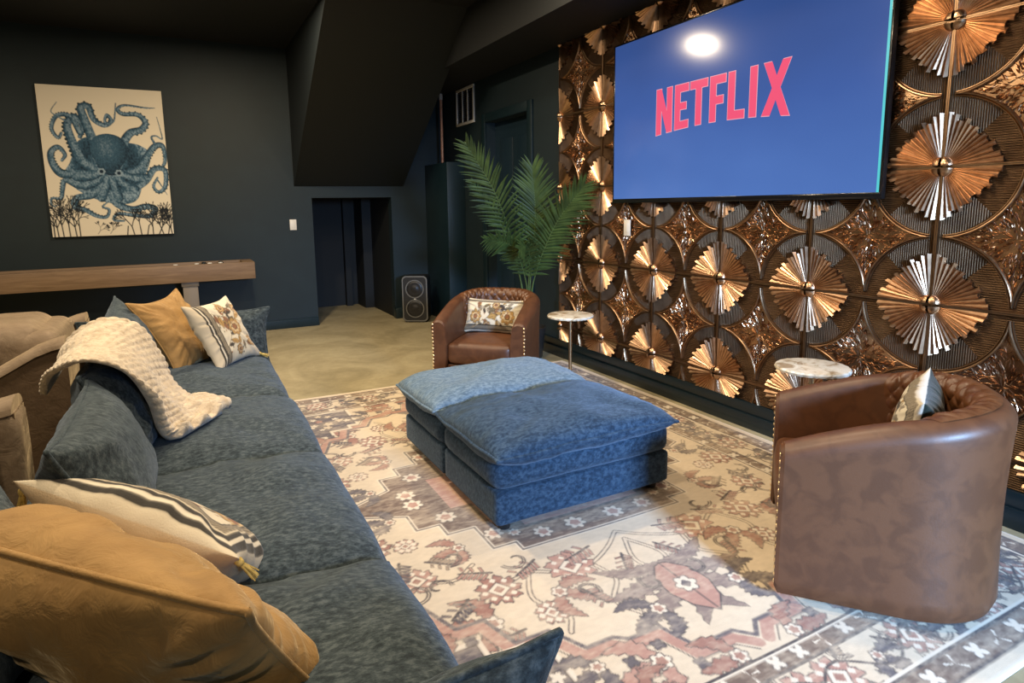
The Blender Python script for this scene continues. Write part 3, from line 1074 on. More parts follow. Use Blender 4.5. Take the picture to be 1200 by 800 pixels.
    while u < tot:
        p = along(u, .22)
        if k % 2 == 0: bloom(p[0], p[1], .95, ROSE if k % 4 == 0 else MAUVE)
        else:
            palm(p[0], p[1], .5, k, SLATE, 5)
        for q in (-1, 1):
            pc = along(u + .11, .22 + q * .045)
            curl(pc[0], pc[1], .55, k + q * 1.3)
            pc = along(u + .06, .22 - q * .055)
            comb(pc[0], pc[1], .4, k * 1.7 + q, r.choice([SLATE, MAUVE, TAN]), 4)
        u += .175; k += 1
    w = np.array([along(t, .22 + .045 * math.sin(t * 18)) for t in np.linspace(0, tot, 260)])
    c.line(w, .009, INK); 
    c.a[stripe] = BROWN
    for d0, sp, rr in ((.340, .105, .030), (.094, .115, .034)):
        u = .05; k = 0
        while u < tot + .3:
            p = along(u, d0)
            if k % 2 == 0: c.shape(place(rosette(rr, 4, .55), p, 1, .78), PALE, INK, .003)
            else:
                for a in (.5, 2.2, 4.0): c.poly(place([(0, 0), (.034, .006), (.036, -.004)], p, 1, a + k), PALE)
            u += sp; k += 1
    for d in (.375, .305, .135, .052):
        c.a[np.abs(D - d) < .0045] = INK
    c.a[np.abs(D - .366) < .004] = PALE; c.a[np.abs(D - .145) < .004] = PALE
    c.a[D < .046] = CREAM
    c.a[D < .018] = PALE
    q = c.half()
    full = np.concatenate([q[::-1], q], 0); full = np.concatenate([full[:, ::-1], full], 1)
    # faded, hand washed look
    n, m = full.shape[:2]
    X, Y = np.meshgrid(np.linspace(-HX, HX, n), np.linspace(-HY, HY, m), indexing='ij')
    Z = np.zeros_like(X)
    f1 = fbm(np.stack([X * 3, Y * 14, Z], -1), 3, 4); f2 = fbm(np.stack([X * 40, Y * 90, Z], -1), 4, 3); f3 = fbm(np.stack([X * 1.5, Y * 1.5, Z + 4], -1), 8, 3)
    fade = np.clip(.16 + .16 * f1 + .18 * f2 + .10 * f3, 0, .7)[..., None]
    full = full * (1 - fade) + np.array(CREAM) * fade
    full *= (1 + .06 * f3 + .05 * f2)[..., None]
    H = .010 + .0016 * fbm(np.stack([X * 2.2, Y * 9, Z], -1), 5, 2)
    H[0] = H[-1] = .001; H[:, 0] = H[:, -1] = .001
    wob = .006 * vnoise(np.stack([X * 2.1, Y * 2.1, Z], -1), 9)
    P = np.stack([X + wob, Y + wob * .8, H], -1)
    o = grid_mesh('area_rug', P, MAT['rug'], None, full.clip(0, 1))
    o.location = (RX, RY, 0)
    tag(o, 'large faded cream rug with brown and rose oriental pattern under the ottomans', 'rug')
make_rug()

# ------------------------------------------------------------------ octopus canvas on the far wall
def make_poster():
    W, H = 1.03, 1.41
    c = Canvas(0, 0, W, H, .0025, (.74, .68, .56))
    DEEP = np.array((.010, .025, .048)); MID = np.array((.042, .105, .175)); LITE = np.array((.30, .42, .54)); INK = (.012, .016, .022)
    def tex(X, Y, k=130): 
        return vnoise(np.stack([X * k, Y * k * .6, X * 0], -1), 3)
    def shade(side, al, X, Y):
        v = np.clip(.68 - .42 * np.abs(side) ** 1.6 - .22 * side + .22 * tex(X, Y) + .04 * np.sin(al * 260), 0, 1)[..., None]
        lo = DEEP + (MID - DEEP) * np.clip(v * 2, 0, 1)
        return lo + (LITE - lo) * np.clip(v * 2 - 1, 0, 1)
    def P(u, v): return (u * W, (1 - v) * H)
    def arm(pts, w0, w1, suckers=0, mid=None):
        s = spline([P(*q) for q in pts], 60)
        n = len(s)
        t = np.linspace(0, 1, n)
        w = (w0 + (w1 - w0) * t ** .8) * W
        if suckers:
            d = np.gradient(s, axis=0); d /= np.linalg.norm(d, axis=1)[:, None] + 1e-9
            nn = np.stack([-d[:, 1], d[:, 0]], 1) * suckers
            for i in range(int(n * .25), n - 2, 2):
                p = s[i] + nn[i] * w[i] * .95
                c.poly(place(rosette(max(w[i] * .34, .004), 3, .05, 14), p), (.02, .045, .06))
        c.stroke(s, w, shade)
    # webbed body behind the arms
    web = spline([P(.40, .32), P(.28, .36), P(.20, .50), P(.14, .60), P(.30, .72), P(.52, .78), P(.70, .76), P(.78, .62), P(.86, .45), P(.78, .38), P(.66, .36), P(.52, .34), P(.40, .32)], 90)
    w = c.win(web, .01)
    sl, X, Y = w
    before = c.a[sl].copy()
    c.poly(web, (1, 0, 1))
    m = (np.abs(c.a[sl] - np.array((1, 0, 1))).sum(-1) < .01)
    v = np.clip(.55 + .28 * tex(X, Y) + .3 * np.sin(np.hypot(X - .5 * W, Y - .5 * H) * 22) - .9 * np.abs(np.hypot(X - .5 * W, Y - .48 * H) - .3), 0, 1)[..., None]
    body = DEEP + (MID - DEEP) * np.clip(v * 1.7, 0, 1); body = body + (LITE - body) * np.clip(v * 2 - 1.15, 0, 1)
    c.a[sl] = np.where(m[..., None], body, before)
    # arms: (outline in unit coordinates, root width, tip width)
    arm([(.44, .56), (.30, .50), (.24, .38), (.21, .26), (.27, .20), (.33, .26), (.30, .33)], .055, .020, 1)
    arm([(.30, .30), (.24, .20), (.14, .20), (.09, .28), (.13, .34), (.16, .31)], .026, .012, -1)
    arm([(.22, .24), (.14, .20), (.10, .17), (.15, .11)], .008, .003)
    arm([(.46, .52), (.40, .36), (.35, .22), (.33, .14), (.39, .13), (.42, .21), (.50, .25), (.56, .22), (.53, .18), (.51, .23), (.58, .22), (.61, .10)], .050, .005, 1)
    arm([(.56, .54), (.62, .40), (.70, .30), (.80, .27), (.84, .22), (.78, .17), (.66, .17), (.62, .14), (.68, .11), (.84, .12), (.93, .12)], .050, .004, -1)
    arm([(.58, .58), (.74, .54), (.82, .46), (.90, .38), (.97, .38), (.98, .48), (.94, .54)], .048, .012, -1)
    arm([(.90, .36), (.88, .32), (.92, .31), (.97, .33), (.96, .26), (.94, .18)], .012, .003)
    arm([(.57, .62), (.70, .66), (.80, .62), (.88, .54), (.97, .55), (.96, .66), (.90, .70), (.86, .66), (.90, .60)], .045, .010, 1)
    arm([(.90, .62), (.93, .66), (.97, .72)], .008, .003)
    arm([(.42, .60), (.26, .58), (.13, .58), (.07, .52), (.06, .44), (.12, .40), (.17, .45), (.14, .49)], .050, .012, -1)
    arm([(.40, .63), (.26, .66), (.15, .62), (.12, .68), (.10, .74), (.03, .74), (.03, .79), (.09, .78)], .036, .004, -1)
    arm([(.44, .66), (.34, .72), (.22, .74), (.20, .80), (.28, .82), (.36, .86), (.44, .87), (.47, .82), (.42, .80), (.46, .77)], .042, .006, 1)
    arm([(.50, .70), (.54, .78), (.66, .82), (.78, .80), (.86, .82), (.80, .87), (.66, .86), (.54, .85), (.50, .89), (.58, .90)], .042, .010, -1)
    for k, ends in enumerate(((.30, .66), (.42, .74), (.56, .74), (.70, .68), (.24, .60), (.80, .60))):
        arm([(.51, .52), ((.51 + ends[0]) / 2, (.56 + ends[1]) / 2 + .01), ends], .028, .040)
    # head
    hd = spline([P(.38, .46), P(.37, .38), P(.42, .325), P(.52, .305), P(.62, .33), P(.67, .40), P(.65, .48), P(.60, .53), P(.56, .58), P(.48, .58), P(.43, .53), P(.38, .46)], 70)
    w = c.win(hd, .01); sl, X, Y = w
    before = c.a[sl].copy(); c.poly(hd, (1, 0, 1)); m = (np.abs(c.a[sl] - np.array((1, 0, 1))).sum(-1) < .01)
    d = np.hypot((X / W - .49) / .17, (1 - Y / H - .40) / .16)
    v = np.clip(.72 - .55 * d ** 1.5 + .22 * tex(X, Y, 170), 0, 1)[..., None]
    body = DEEP + (MID - DEEP) * np.clip(v * 1.8, 0, 1); body = body + (LITE * .8 - body) * np.clip(v * 2 - 1.2, 0, 1)
    c.a[sl] = np.where(m[..., None], body, before)
    for (ex, ey) in ((.44, .56), (.58, .57)):
        c.poly(place(rosette(.034, 6, .2), P(ex, ey)), LITE * .8); c.poly(place(rosette(.018, 5, .2), P(ex, ey)), DEEP)
    # seaweed along the bottom
    r = random.Random(4)
    def weed(x, y, a, L, w, dep):
        q = (x + math.cos(a) * L, y + math.sin(a) * L)
        c.line([(x, y), q], w, INK)
        if dep:
            for s in (-1, 0, 1):
                if r.random() < .72: weed(q[0], q[1], a + s * r.uniform(.25, .6), L * r.uniform(.62, .85), w * .85, dep - 1)
        else: c.poly(place([(0, -.003), (.014, -.005), (.026, 0), (.014, .005), (0, .003)], q, 1, a), INK)
    for x in (.02, .05, .09, .14, .19, .22): weed(x * W, 0, 1.57 + r.gauss(0, .15), r.uniform(.085, .12), .010, 4)
    for x in (.60, .66, .72, .77, .82, .87, .91, .95, .985): weed(x * W, 0, 1.57 + r.gauss(0, .2), r.uniform(.06, .10), .010, 4)
    for x in (.36, .46): weed(x * W, .02, 1.0, .04, .004, 3)
    q = c.half().clip(0, 1)
    n, m = q.shape[:2]
    root = empty('canvas_print', (-1.06 + W / 2, FW - .036, 1.815))
    tag(root, 'canvas print of a blue octopus above black seaweed, on the far wall', 'picture')
    MB().box((-W / 2, .004, -H / 2), (W / 2, .034, H / 2)).build('stretcher', MAT['white'], root, bevel=.002)
    X, Z = np.meshgrid(np.linspace(-W / 2, W / 2, n), np.linspace(-H / 2, H / 2, m), indexing='ij')
    grid_mesh('printed_canvas', np.stack([X, np.zeros_like(X), Z], -1), MAT['print'], root, q, flip=True)
make_poster()
# ------------------------------------------------------------------ throw pillows
def floral(n, m, w, h, seed, border=None, margin=.0, ground=(.66, .60, .47)):
    """embroidered flowers; returns an (n, m, 3) colour grid sampled on the pillow's sine grid"""
    c = Canvas(-w / 2, -h / 2, w / 2, h / 2, .0016, ground)
    r = random.Random(seed)
    OCH = (.42, .26, .09); RUST = (.26, .12, .06); DK = (.05, .04, .035); OL = (.17, .14, .085); GR = (.32, .27, .20)
    def flower(x, y, s):
        c.shape(place(rosette(.048, 8, .22), (x, y), s), OCH, DK, .003)
        c.shape(place(rosette(.033, 8, .25), (x, y), s, .3), (.62, .48, .27), RUST, .003)
        c.shape(place(rosette(.018, 6, .2), (x, y), s), RUST, DK, .003)
    def leaf(x, y, s, a, f):
        c.shape(place([(0, 0), (.02, .014), (.045, .016), (.07, 0), (.045, -.012), (.02, -.010)], (x, y), s, a), f, DK, .002)
        c.line(place([(0, 0), (.06, .001)], (x, y), s, a), .002, DK)
    sx = w * .5 - .07
    stems = [[(-sx, -.02), (-sx * .5, .05), (-sx * .1, .02), (sx * .3, .06), (sx * .8, .02)], [(-sx * .9, -h * .3), (-sx * .3, -h * .12), (0, .02), (sx * .35, -h * .22), (sx * .9, -h * .3)], [(-sx * .8, h * .3), (-sx * .2, h * .2), (sx * .2, h * .32), (sx * .9, h * .28)]]
    for st in stems:
        p = spline([(a, b) for a, b in st], 40)
        c.line(p, .004, OL)
        for k in range(3, len(p) - 2, 4):
            d = p[k + 1] - p[k]
            leaf(p[k][0], p[k][1], r.uniform(.6, 1.25), math.atan2(d[1], d[0]) + r.choice([-1, 1]) * r.uniform(.5, 1.2), r.choice([DK, OL, GR, OCH, RUST]))
    if h / w > .8:
        for (x, y, s) in ((.135, .105, .95), (.035, .0, 1.2), (.135, -.11, .85), (.005, .135, .7), (-.005, -.14, .7)): flower(x, y, s)
    else:
      for (x, y, s) in ((-sx * .86, -.015, 1.05), (sx * .72, -.01, 1.2), (0.02, h * .30, .65), (-sx * .25, -h * .30, .6)):
        flower(x, y, s)
    for k in range(26):
        x, y = r.uniform(-sx, sx), r.uniform(-h * .42, h * .42)
        c.poly(place(rosette(.006, 4, .3), (x, y)), r.choice([DK, OCH, RUST, OL]))
    if border:
        X, Y = np.meshgrid(c.xs, c.ys, indexing='ij')
        for (side, a, b, colour) in border:
            d = {'t': h / 2 - Y, 'b': Y + h / 2, 'l': X + w / 2, 'r': w / 2 - X, 'a': np.minimum(np.minimum(h / 2 - Y, Y + h / 2), np.minimum(X + w / 2, w / 2 - X)), 'tr': np.minimum(h / 2 - Y, w / 2 - X)}[side]
            k = (d >= a) & (d < b)
            if colour == 'weave':
                ck = ((np.floor(X / .006) + np.floor(Y / .006)) % 2)[..., None]
                c.a[k] = (np.array((.10, .085, .065)) * (1 - ck) + np.array((.34, .29, .21)) * ck)[k]
            else: c.a[k] = colour
    s1 = np.sin(np.linspace(-np.pi / 2, np.pi / 2, n)); s2 = np.sin(np.linspace(-np.pi / 2, np.pi / 2, m))
    i = np.clip(((s1 + 1) / 2 * c.nx).astype(int), 0, c.nx - 1); j = np.clip(((s2 + 1) / 2 * c.ny).astype(int), 0, c.ny - 1)
    q = c.a.copy()
    q[1:-1, 1:-1] = (c.a[1:-1, 1:-1] * 2 + c.a[:-2, 1:-1] + c.a[2:, 1:-1] + c.a[1:-1, :-2] + c.a[1:-1, 2:]) / 6
    return q[i][:, j]

def tassel(M, x, y, parent, drop=(0, 0, -1), L=.07):
    p = Vector(xform([(x, y, 0)], M)[0]); d = Vector(drop).normalized()
    m = MB()
    m.tube([p, p + d * L * .18, p + d * L * .3, p + d * L * .36], [.004, .010, .009, .006], 8)
    rr = random.Random(int(abs(x * 1000) + abs(y * 77)))
    a = d.orthogonal().normalized(); b = d.cross(a)
    for k in range(16):
        t = k * 2.4; sp = .004 + .010 * rr.random()
        q0 = p + d * L * .34 + (a * math.cos(t) + b * math.sin(t)) * .004
        q1 = p + d * L * rr.uniform(.9, 1.05) + (a * math.cos(t) + b * math.sin(t)) * sp
        m.tube([q0, q1], [.0022, .0016], 4)
    o = m.build('tassel', MAT['tassel'], parent, smooth=True, sharp=60)
    return o

def throw_pillow(name, label, M, w, h, t, seed, mat, group=None, colF=None, colB=None, n=60, m=60, welt=None, pinch=.06, ear=.03, flat=.5, wrinkle=.008, cat='pillow', tassels=()):
    base = M.translation.copy()
    root = empty(name, base); tag(root, label, cat, group)
    M2 = M.copy(); M2.translation = (0, 0, 0)
    F, B, U, V = pillow_shape(w, h, t, n=n, m=m, pinch=pinch, flat=flat, wrinkle=wrinkle, seed=seed)
    F, B = ear_out(F, B, ear)
    F, B = xform(F, M2), xform(B, M2)
    cv = sewn('cover', F, B, mat, root, colF, colB)
    if welt:
        closed_tube(rim_pts(F), welt[1]).build('welt', welt[0], cv, smooth=True)
    for (x, y, d) in tassels: tassel(M2, x, y, root, d)
    return root
CREAMP = np.array((.60, .52, .38))
def solid(n, m, c, seed=0, amt=.06):
    a = np.empty((n, m, 3)); a[:] = c
    g = np.stack(np.meshgrid(np.linspace(0, 6, n), np.linspace(0, 6, m), [0.5], indexing='ij'), -1)[:, :, 0]
    return a * (1 + amt * fbm(g, seed, 3))[..., None]

# foreground gold velvet pillow, standing in the near corner of the sofa
A = Vector((.045, .95, .725)); Bp = Vector((-.53, 1.55, .735))
ex = (A - Bp); w0 = ex.length
down = Vector((.20, .19, -.42)); ey = -down
M = frame((A + Bp) / 2 + down * .5, ex, ey)
throw_pillow('throw_pillow', 'big gold velvet throw pillow nearest the camera, in the near corner of the blue sofa', M, w0 * 1.0, .52, .235, 3, MAT['gold'], 'gold velvet pillows', welt=(MAT['gold'], .0075), wrinkle=.022, flat=.46, n=90, m=90, ear=.02)

# long cream pillow with black and white stripes just behind it
A = Vector((-.32, 1.70, .685)); Bp = Vector((.105, 1.39, .545))
ex = Bp - A
down = Vector((.05, .80, -.52)).normalized()
M = frame((A + Bp) / 2 + down * .20, ex, -down)
K = (.035, .032, .028)
bord = [('tr', .0, .012, (.62, .55, .42)), ('tr', .012, .030, K), ('tr', .030, .042, (.68, .62, .5)), ('tr', .042, .060, K), ('tr', .060, .068, (.62, .55, .42)), ('tr', .068, .095, 'weave'), ('tr', .095, .100, K)]
n, m = 110, 80
wz = ex.length
throw_pillow('throw_pillow', 'cream pillow with black and white striped border and gold tassels, behind the big gold pillow', M, wz, .42, .20, 12, MAT['fabric_print'], None,
             solid(n, m, (.56, .44, .29), 2), floral(n, m, wz, .42, 5, bord), n=n, m=m, pinch=.04, wrinkle=.012, flat=.5,
             tassels=((-wz / 2, .205, (-.2, 0, -1)), (wz * .20, .200, (.15, -.1, -1)), (wz / 2, .20, (.3, -.05, -.4))))

# gold pillow at the far end
M = frame((-.045, 4.05, .630), (.28, .46, .02), (-.55, .05, .83))
throw_pillow('throw_pillow', 'gold velvet throw pillow at the far end of the sofa, beside the cream throw', M, .44, .46, .17, 23, MAT['gold'], 'gold velvet pillows', welt=(MAT['gold'], .005), wrinkle=.022, ear=.045, pinch=.08)
# flowered pillow beside it
n = m = 96
bord = [('l', .035, .045, K), ('l', .045, .056, (.66, .60, .48)), ('l', .056, .068, K), ('l', .068, .098, 'weave'), ('l', .098, .103, K), ('l', 0, .035, (.58, .50, .37))]
M = frame((.195, 3.93, .622), (.24, .34, .0), (-.53, .05, .85))
throw_pillow('throw_pillow', 'square cream pillow with rust flowers and a striped edge, leaning on the far sofa arm', M, .41, .40, .15, 31, MAT['fabric_print'], None,
             floral(n, m, .41, .40, 9, bord), solid(n, m, (.56, .48, .34), 4), n=n, m=m, ear=.03, wrinkle=.010,
             tassels=((.205, -.195, (.7, 0, -.3)),))

# ------------------------------------------------------------------ cream throw over the back cushion
def make_throw():
    near = [(-.49, 2.78, .655), (-.455, 2.66, .74), (-.39, 2.51, .805), (-.30, 2.40, .845), (-.205, 2.44, .785), (-.150, 2.50, .655), (-.130, 2.54, .535), (-.10, 2.56, .480), (-.045, 2.57, .474)]
    far = [(-.465, 3.16, .70), (-.44, 3.10, .79), (-.37, 3.06, .855), (-.285, 3.04, .882), (-.19, 3.06, .825), (-.125, 3.09, .690), (-.085, 3.12, .555), (-.01, 3.02, .487), (.115, 2.80, .474)]
    nu, nv = 170, 120
    a = spline([p for p in near], 160); b = spline([p for p in far], 160)
    def resample(c, n):
        d = np.concatenate([[0], np.cumsum(np.linalg.norm(np.diff(c, axis=0), axis=1))]); t = np.linspace(0, d[-1], n)
        return np.stack([np.interp(t, d, c[:, k]) for k in range(3)], 1), d[-1]
    A, la = resample(a, nu); B, lb = resample(b, nu)
    v = np.linspace(0, 1, nv)
    P = A[:, None] * (1 - v)[None, :, None] + B[:, None] * v[None, :, None]
    L = np.linspace(0, (la + lb) / 2, nu)[:, None] * np.ones((1, nv)); Wd = np.linspace(0, .62, nv)[None] * np.ones((nu, 1))
    # normals
    du = np.gradient(P, axis=0); dv = np.gradient(P, axis=1)
    N = np.cross(du, dv); N /= np.linalg.norm(N, axis=2)[..., None] + 1e-9
    if N[nu // 2, nv // 2, 0] < 0: N = -N
    # rows of soft puffs
    ph = L * 2 * np.pi / .036 + 1.6 * vnoise(np.stack([Wd * 6, L * 3, L * 0], -1), 3)
    row = np.abs(np.sin(ph / 2)) ** .6
    cell = np.abs(np.sin(Wd * np.pi / .034 + np.floor(ph / (2 * np.pi)) * 1.7)) ** .5
    puff = .0075 * row * (.55 + .45 * cell)
    fold = .024 * np.sin(Wd * 24 + 2.5 * np.sin(L * 3)) * np.clip((L - .55) / .5, 0, 1) + .012 * fbm(np.stack([L * 5, Wd * 7, L * 0], -1), 6, 2)
    edge = np.minimum(np.minimum(Wd, .62 - Wd), np.minimum(L, L.max() - L))
    hem = .008 * np.exp(-(edge - .02) ** 2 / .0004)
    top = P + N * (.012 + puff + np.maximum(fold, -.008) + hem)[..., None]
    bot = P + N * .001
    o_tip = np.array((-.25, 2.8, .46))
    root = empty('throw_blanket', tuple(o_tip))
    tag(root, 'cream knitted fur throw draped over a back cushion of the blue sofa', 'blanket')
    cov = sewn('cover', top - o_tip, bot - o_tip, MAT['cream'], root)
    # turned-over corner lying in folds on the seat
    for (c0, r0, sd) in (((.02, 3.00, .487), (.085, .050, .032), 1), ((.085, 2.92, .485), (.07, .045, .028), 2), ((-.02, 2.86, .50), (.12, .035, .03), 3)):
        V, Q = cube_surface(14)
        d = V / np.linalg.norm(V, axis=1)[:, None]
        q = d * np.array(r0)
        ca, sa = math.cos(-.7 + sd * .4), math.sin(-.7 + sd * .4)
        q = np.stack([q[:, 0] * ca - q[:, 1] * sa, q[:, 0] * sa + q[:, 1] * ca, q[:, 2]], 1)
        q += d * (.007 * np.abs(np.sin(q[:, :1] * 120 + q[:, 1:2] * 60)) + .010 * fbm(q * 14 + sd, sd, 2)[:, None])
        quads_mesh('fold', q + np.array(c0) - o_tip, Q, MAT['cream'], root)
make_throw()

# ------------------------------------------------------------------ barrel armchairs
def make_chair(label, loc, rz):
    root = empty('barrel_chair', loc, rz)
    tag(root, label, 'armchair', 'brown leather barrel chairs')
    W, T_ = .345, .105                  # outer half width, arm thickness
    yf, ys, yb = -.31, .02, .36         # front, start of curve, back
    # centre line of the outer face as a function of s in [0, 1]
    def outer(s, inset):
        w = W - inset; d = (yb - ys) - inset
        Ls = ys - yf; Lc = math.pi / 2 * math.sqrt((w * w + d * d) / 2) * 2
        tot = 2 * Ls + Lc; x = s * tot
        if x < Ls: return (-w, yf + x)
        if x > Ls + Lc: return (w, ys - (x - Ls - Lc))
        a = (x - Ls) / Lc * math.pi
        ce = 2.3
        cx = -math.cos(a); sy = math.sin(a)
        return (w * math.copysign(abs(cx) ** (2 / ce), cx), ys + d * abs(sy) ** (2 / ce))
    def htop(s):
        u = 1 - abs(2 * s - 1)          # 0 at the arm fronts, 1 at the back
        return .545 + .150 * (1 - (1 - min(1, u / .80)) ** 1.7)
    ns = 150
    rows = []
    S = np.linspace(0, 1, ns)
    nz = 18
    for s in S:
        h = htop(s)
        r = T_ / 2
        prof = []
        for k in range(nz + 1):
            z = .03 + (h - r * .9 - .03) * k / nz
            prof.append((0.010 * math.sin(math.pi * k / nz), z))
        prof[0] = (.012, .03)
        for k in range(1, 12):
            a = math.pi * k / 12
            prof.append((r - r * math.cos(a), h - r * .9 + r * .9 * math.sin(a)))
        for k in range(nz + 1):
            z = h - r * .9 - (h - r * .9 - .20) * k / nz
            prof.append((T_ + .012 * math.sin(math.pi * k / nz), z))
        rows.append([(*outer(s, ins), z) for ins, z in prof])
    P = np.array(rows)
    grid = grid_mesh('shell', P, MAT['leather'], root)
    # front faces of both arms
    for i, sx in ((0, -1), (ns - 1, 1)):
        m = MB(); q = P[i]
        q2 = q.copy(); c = q.mean(0); q2 = c + (q - c) * .93; q2[:, 1] -= .012
        n = len(q)
        v = list(map(tuple, q)) + list(map(tuple, q2))
        f = [(k, k + 1, n + k + 1, n + k) for k in range(n - 1)] + [(n - 1, 0, n, 2 * n - 1), tuple(range(n, 2 * n))]
        m.add(v, f)
        m.build('arm_front', MAT['leather'], root, smooth=True, sharp=30)
    # nail heads down the outer edge of both arm fronts
    for sx in (-1, 1):
        m = MB()
        for k in range(19):
            z = .07 + k * .0247
            x = sx * (W - .014)
            pr = []
            for j in range(4):
                a = math.pi / 2 * j / 3
                pr.append((.0072 * math.cos(a), .0045 * math.sin(a)))
            v = []; f = []; nn = 8
            for (r_, d_) in pr:
                for q in range(nn):
                    t = 2 * math.pi * q / nn
                    v.append((x + r_ * math.cos(t), yf - .012 - d_, z + r_ * math.sin(t)))
            for j in range(3):
                for q in range(nn):
                    f.append((j * nn + q, j * nn + (q + 1) % nn, (j + 1) * nn + (q + 1) % nn, (j + 1) * nn + q))
            m.add(v, f)
        o = m.build('nailhead_trim', MAT['nail'], root, smooth=True)
        o['kind'] = 'stuff'; o['label'] = 'row of brass nailheads'
    # quilted inner back
    na, nb = 150, 46
    rows = []
    for i in range(na):
        s = .25 + .5 * i / (na - 1)
        h = htop(s)
        row = []
        for j in range(nb):
            t = j / (nb - 1)
            # from over the top edge down to the seat
            if t < .22:
                a = math.pi * (.42 + .58 * t / .22); r = T_ / 2
                ins, z = r - r * math.cos(a), h - r * .9 + r * .9 * math.sin(a)
                nrm = (math.sin(a), -math.cos(a))
            else:
                ins, z = T_, (h - T_ * .45) - (t - .22) / .78 * (h - T_ * .45 - .36); nrm = (0, 1)
            p = (i / (na - 1)) * 13; q = t * 5.0
            d1 = abs((p + q) % 1 - .5) * 2; d2 = abs((p - q) % 1 - .5) * 2
            e = min(i, na - 1 - i) / 8
            hgt = (.0125 * (1 - max(d1, d2) ** 4) + .003) * min(1, e) * min(1, t * 9 + .15) + .0015
            x, y = outer(s, ins + hgt * max(nrm[1], 0))
            row.append((x, y, z + hgt * max(nrm[0], 0) * .9))
        rows.append(row)
    grid_mesh('quilted_back', np.array(rows), MAT['leather_quilt'], root)
    soft_box('seat_cushion', (-.236, -.318, .235), (.236, .20, .385), MAT['leather'], root, r=.035, crown=.022, puff=.008, noise=.004, n=16, seed=3)
    soft_box('front_rail', (-.236, -.300, .04), (.236, -.20, .232), MAT['leather'], root, r=.012, noise=0, n=8)
    MB().lathe([(.20, .0), (.20, .035)], 32, (0, .02, 0)).build('swivel_base', MAT['black'], root, sharp=40)
    return root
def chair_pillow(loc, rz, label, lean, off=(0, 0, 0), h=.25, turn=0.0, edged=False, tassels=True):
    """lumbar pillow standing on a chair seat against its back, in the chair's frame"""
    Rz = Matrix.Rotation(rz, 4, 'Z'); Tm = Matrix.Translation(loc)
    M = Tm @ Rz @ frame((off[0], .085 + off[1], .515 + off[2]), (math.cos(turn), math.sin(turn), -.02), (0, lean, .30))
    n, m = 110, 76
    w = .46
    bord = [('b', .012, .020, K), ('b', .020, .044, 'weave'), ('b', .044, .050, K), ('t', .012, .018, K), ('t', .018, .030, 'weave')]
    if edged: bord = [('a', 0, .008, (.66, .60, .48)), ('a', .008, .036, 'weave'), ('a', .036, .040, K)]
    tl = [(-w / 2, h / 2 - .01, (-.1, 0, -1)), (w / 2, h / 2 - .01, (.1, 0, -1))] if tassels else []
    return throw_pillow('lumbar_pillow', label, M, w, h, .13, 17, MAT['fabric_print'], 'flowered lumbar pillows on the armchairs', floral(n, m, w, h, 21, bord), solid(n, m, (.008, .013, .007), 7, .25), n=n, m=m, pinch=.05, ear=.025, wrinkle=.008, tassels=tl)
NEAR = ((2.153, 1.241, .0125), math.atan2(-.64, -.77))
FARC = ((2.000, 3.954, .0125), math.radians(-45))
make_chair('brown leather barrel chair nearest the camera, seen from behind its arm, at right', NEAR[0], NEAR[1])
make_chair('brown leather barrel chair behind the ottomans, facing the camera', FARC[0], FARC[1])
chair_pillow(FARC[0], FARC[1], 'cream flowered lumbar pillow on the armchair behind the ottomans', .10)
chair_pillow(NEAR[0], NEAR[1], 'flowered lumbar pillow with dark green back on the armchair nearest the camera', .04, (-.02, .03, .025), .31, -.24, True, False)

# ------------------------------------------------------------------ marble side tables
def side_table(loc, label):
    root = empty('side_table', loc)
    tag(root, label, 'side table', 'small round marble tables')
    sc = lambda t: 1 - .018 * (1 - abs(math.cos(t * 11)))
    MB().lathe([(.150, .532), (.163, .536), (.165, .546), (.160, .553), (.150, .555)], 132, fr=sc).build('table_top', MAT['marble'], root, smooth=True, sharp=40)
    MB().lathe([(.012, .018), (.012, .532)], 16).build('pole', MAT['gold_metal'], root, smooth=True, sharp=40)
    MB().lathe([(.05, .520), (.05, .5315)], 24).build('mount', MAT['gold_metal'], root, smooth=True, sharp=40)
    MB().lathe([(.105, 0), (.105, .008), (.10, .012), (.03, .016), (.016, .03)], 40).build('foot_plate', MAT['gold_metal'], root, smooth=True, sharp=40)
    return root
side_table((2.635, 1.845, .0125), 'round marble side table half hidden behind the nearer armchair')
side_table((2.450, 3.600, .0125), 'small round marble table on a thin gold pole, beside the far armchair')
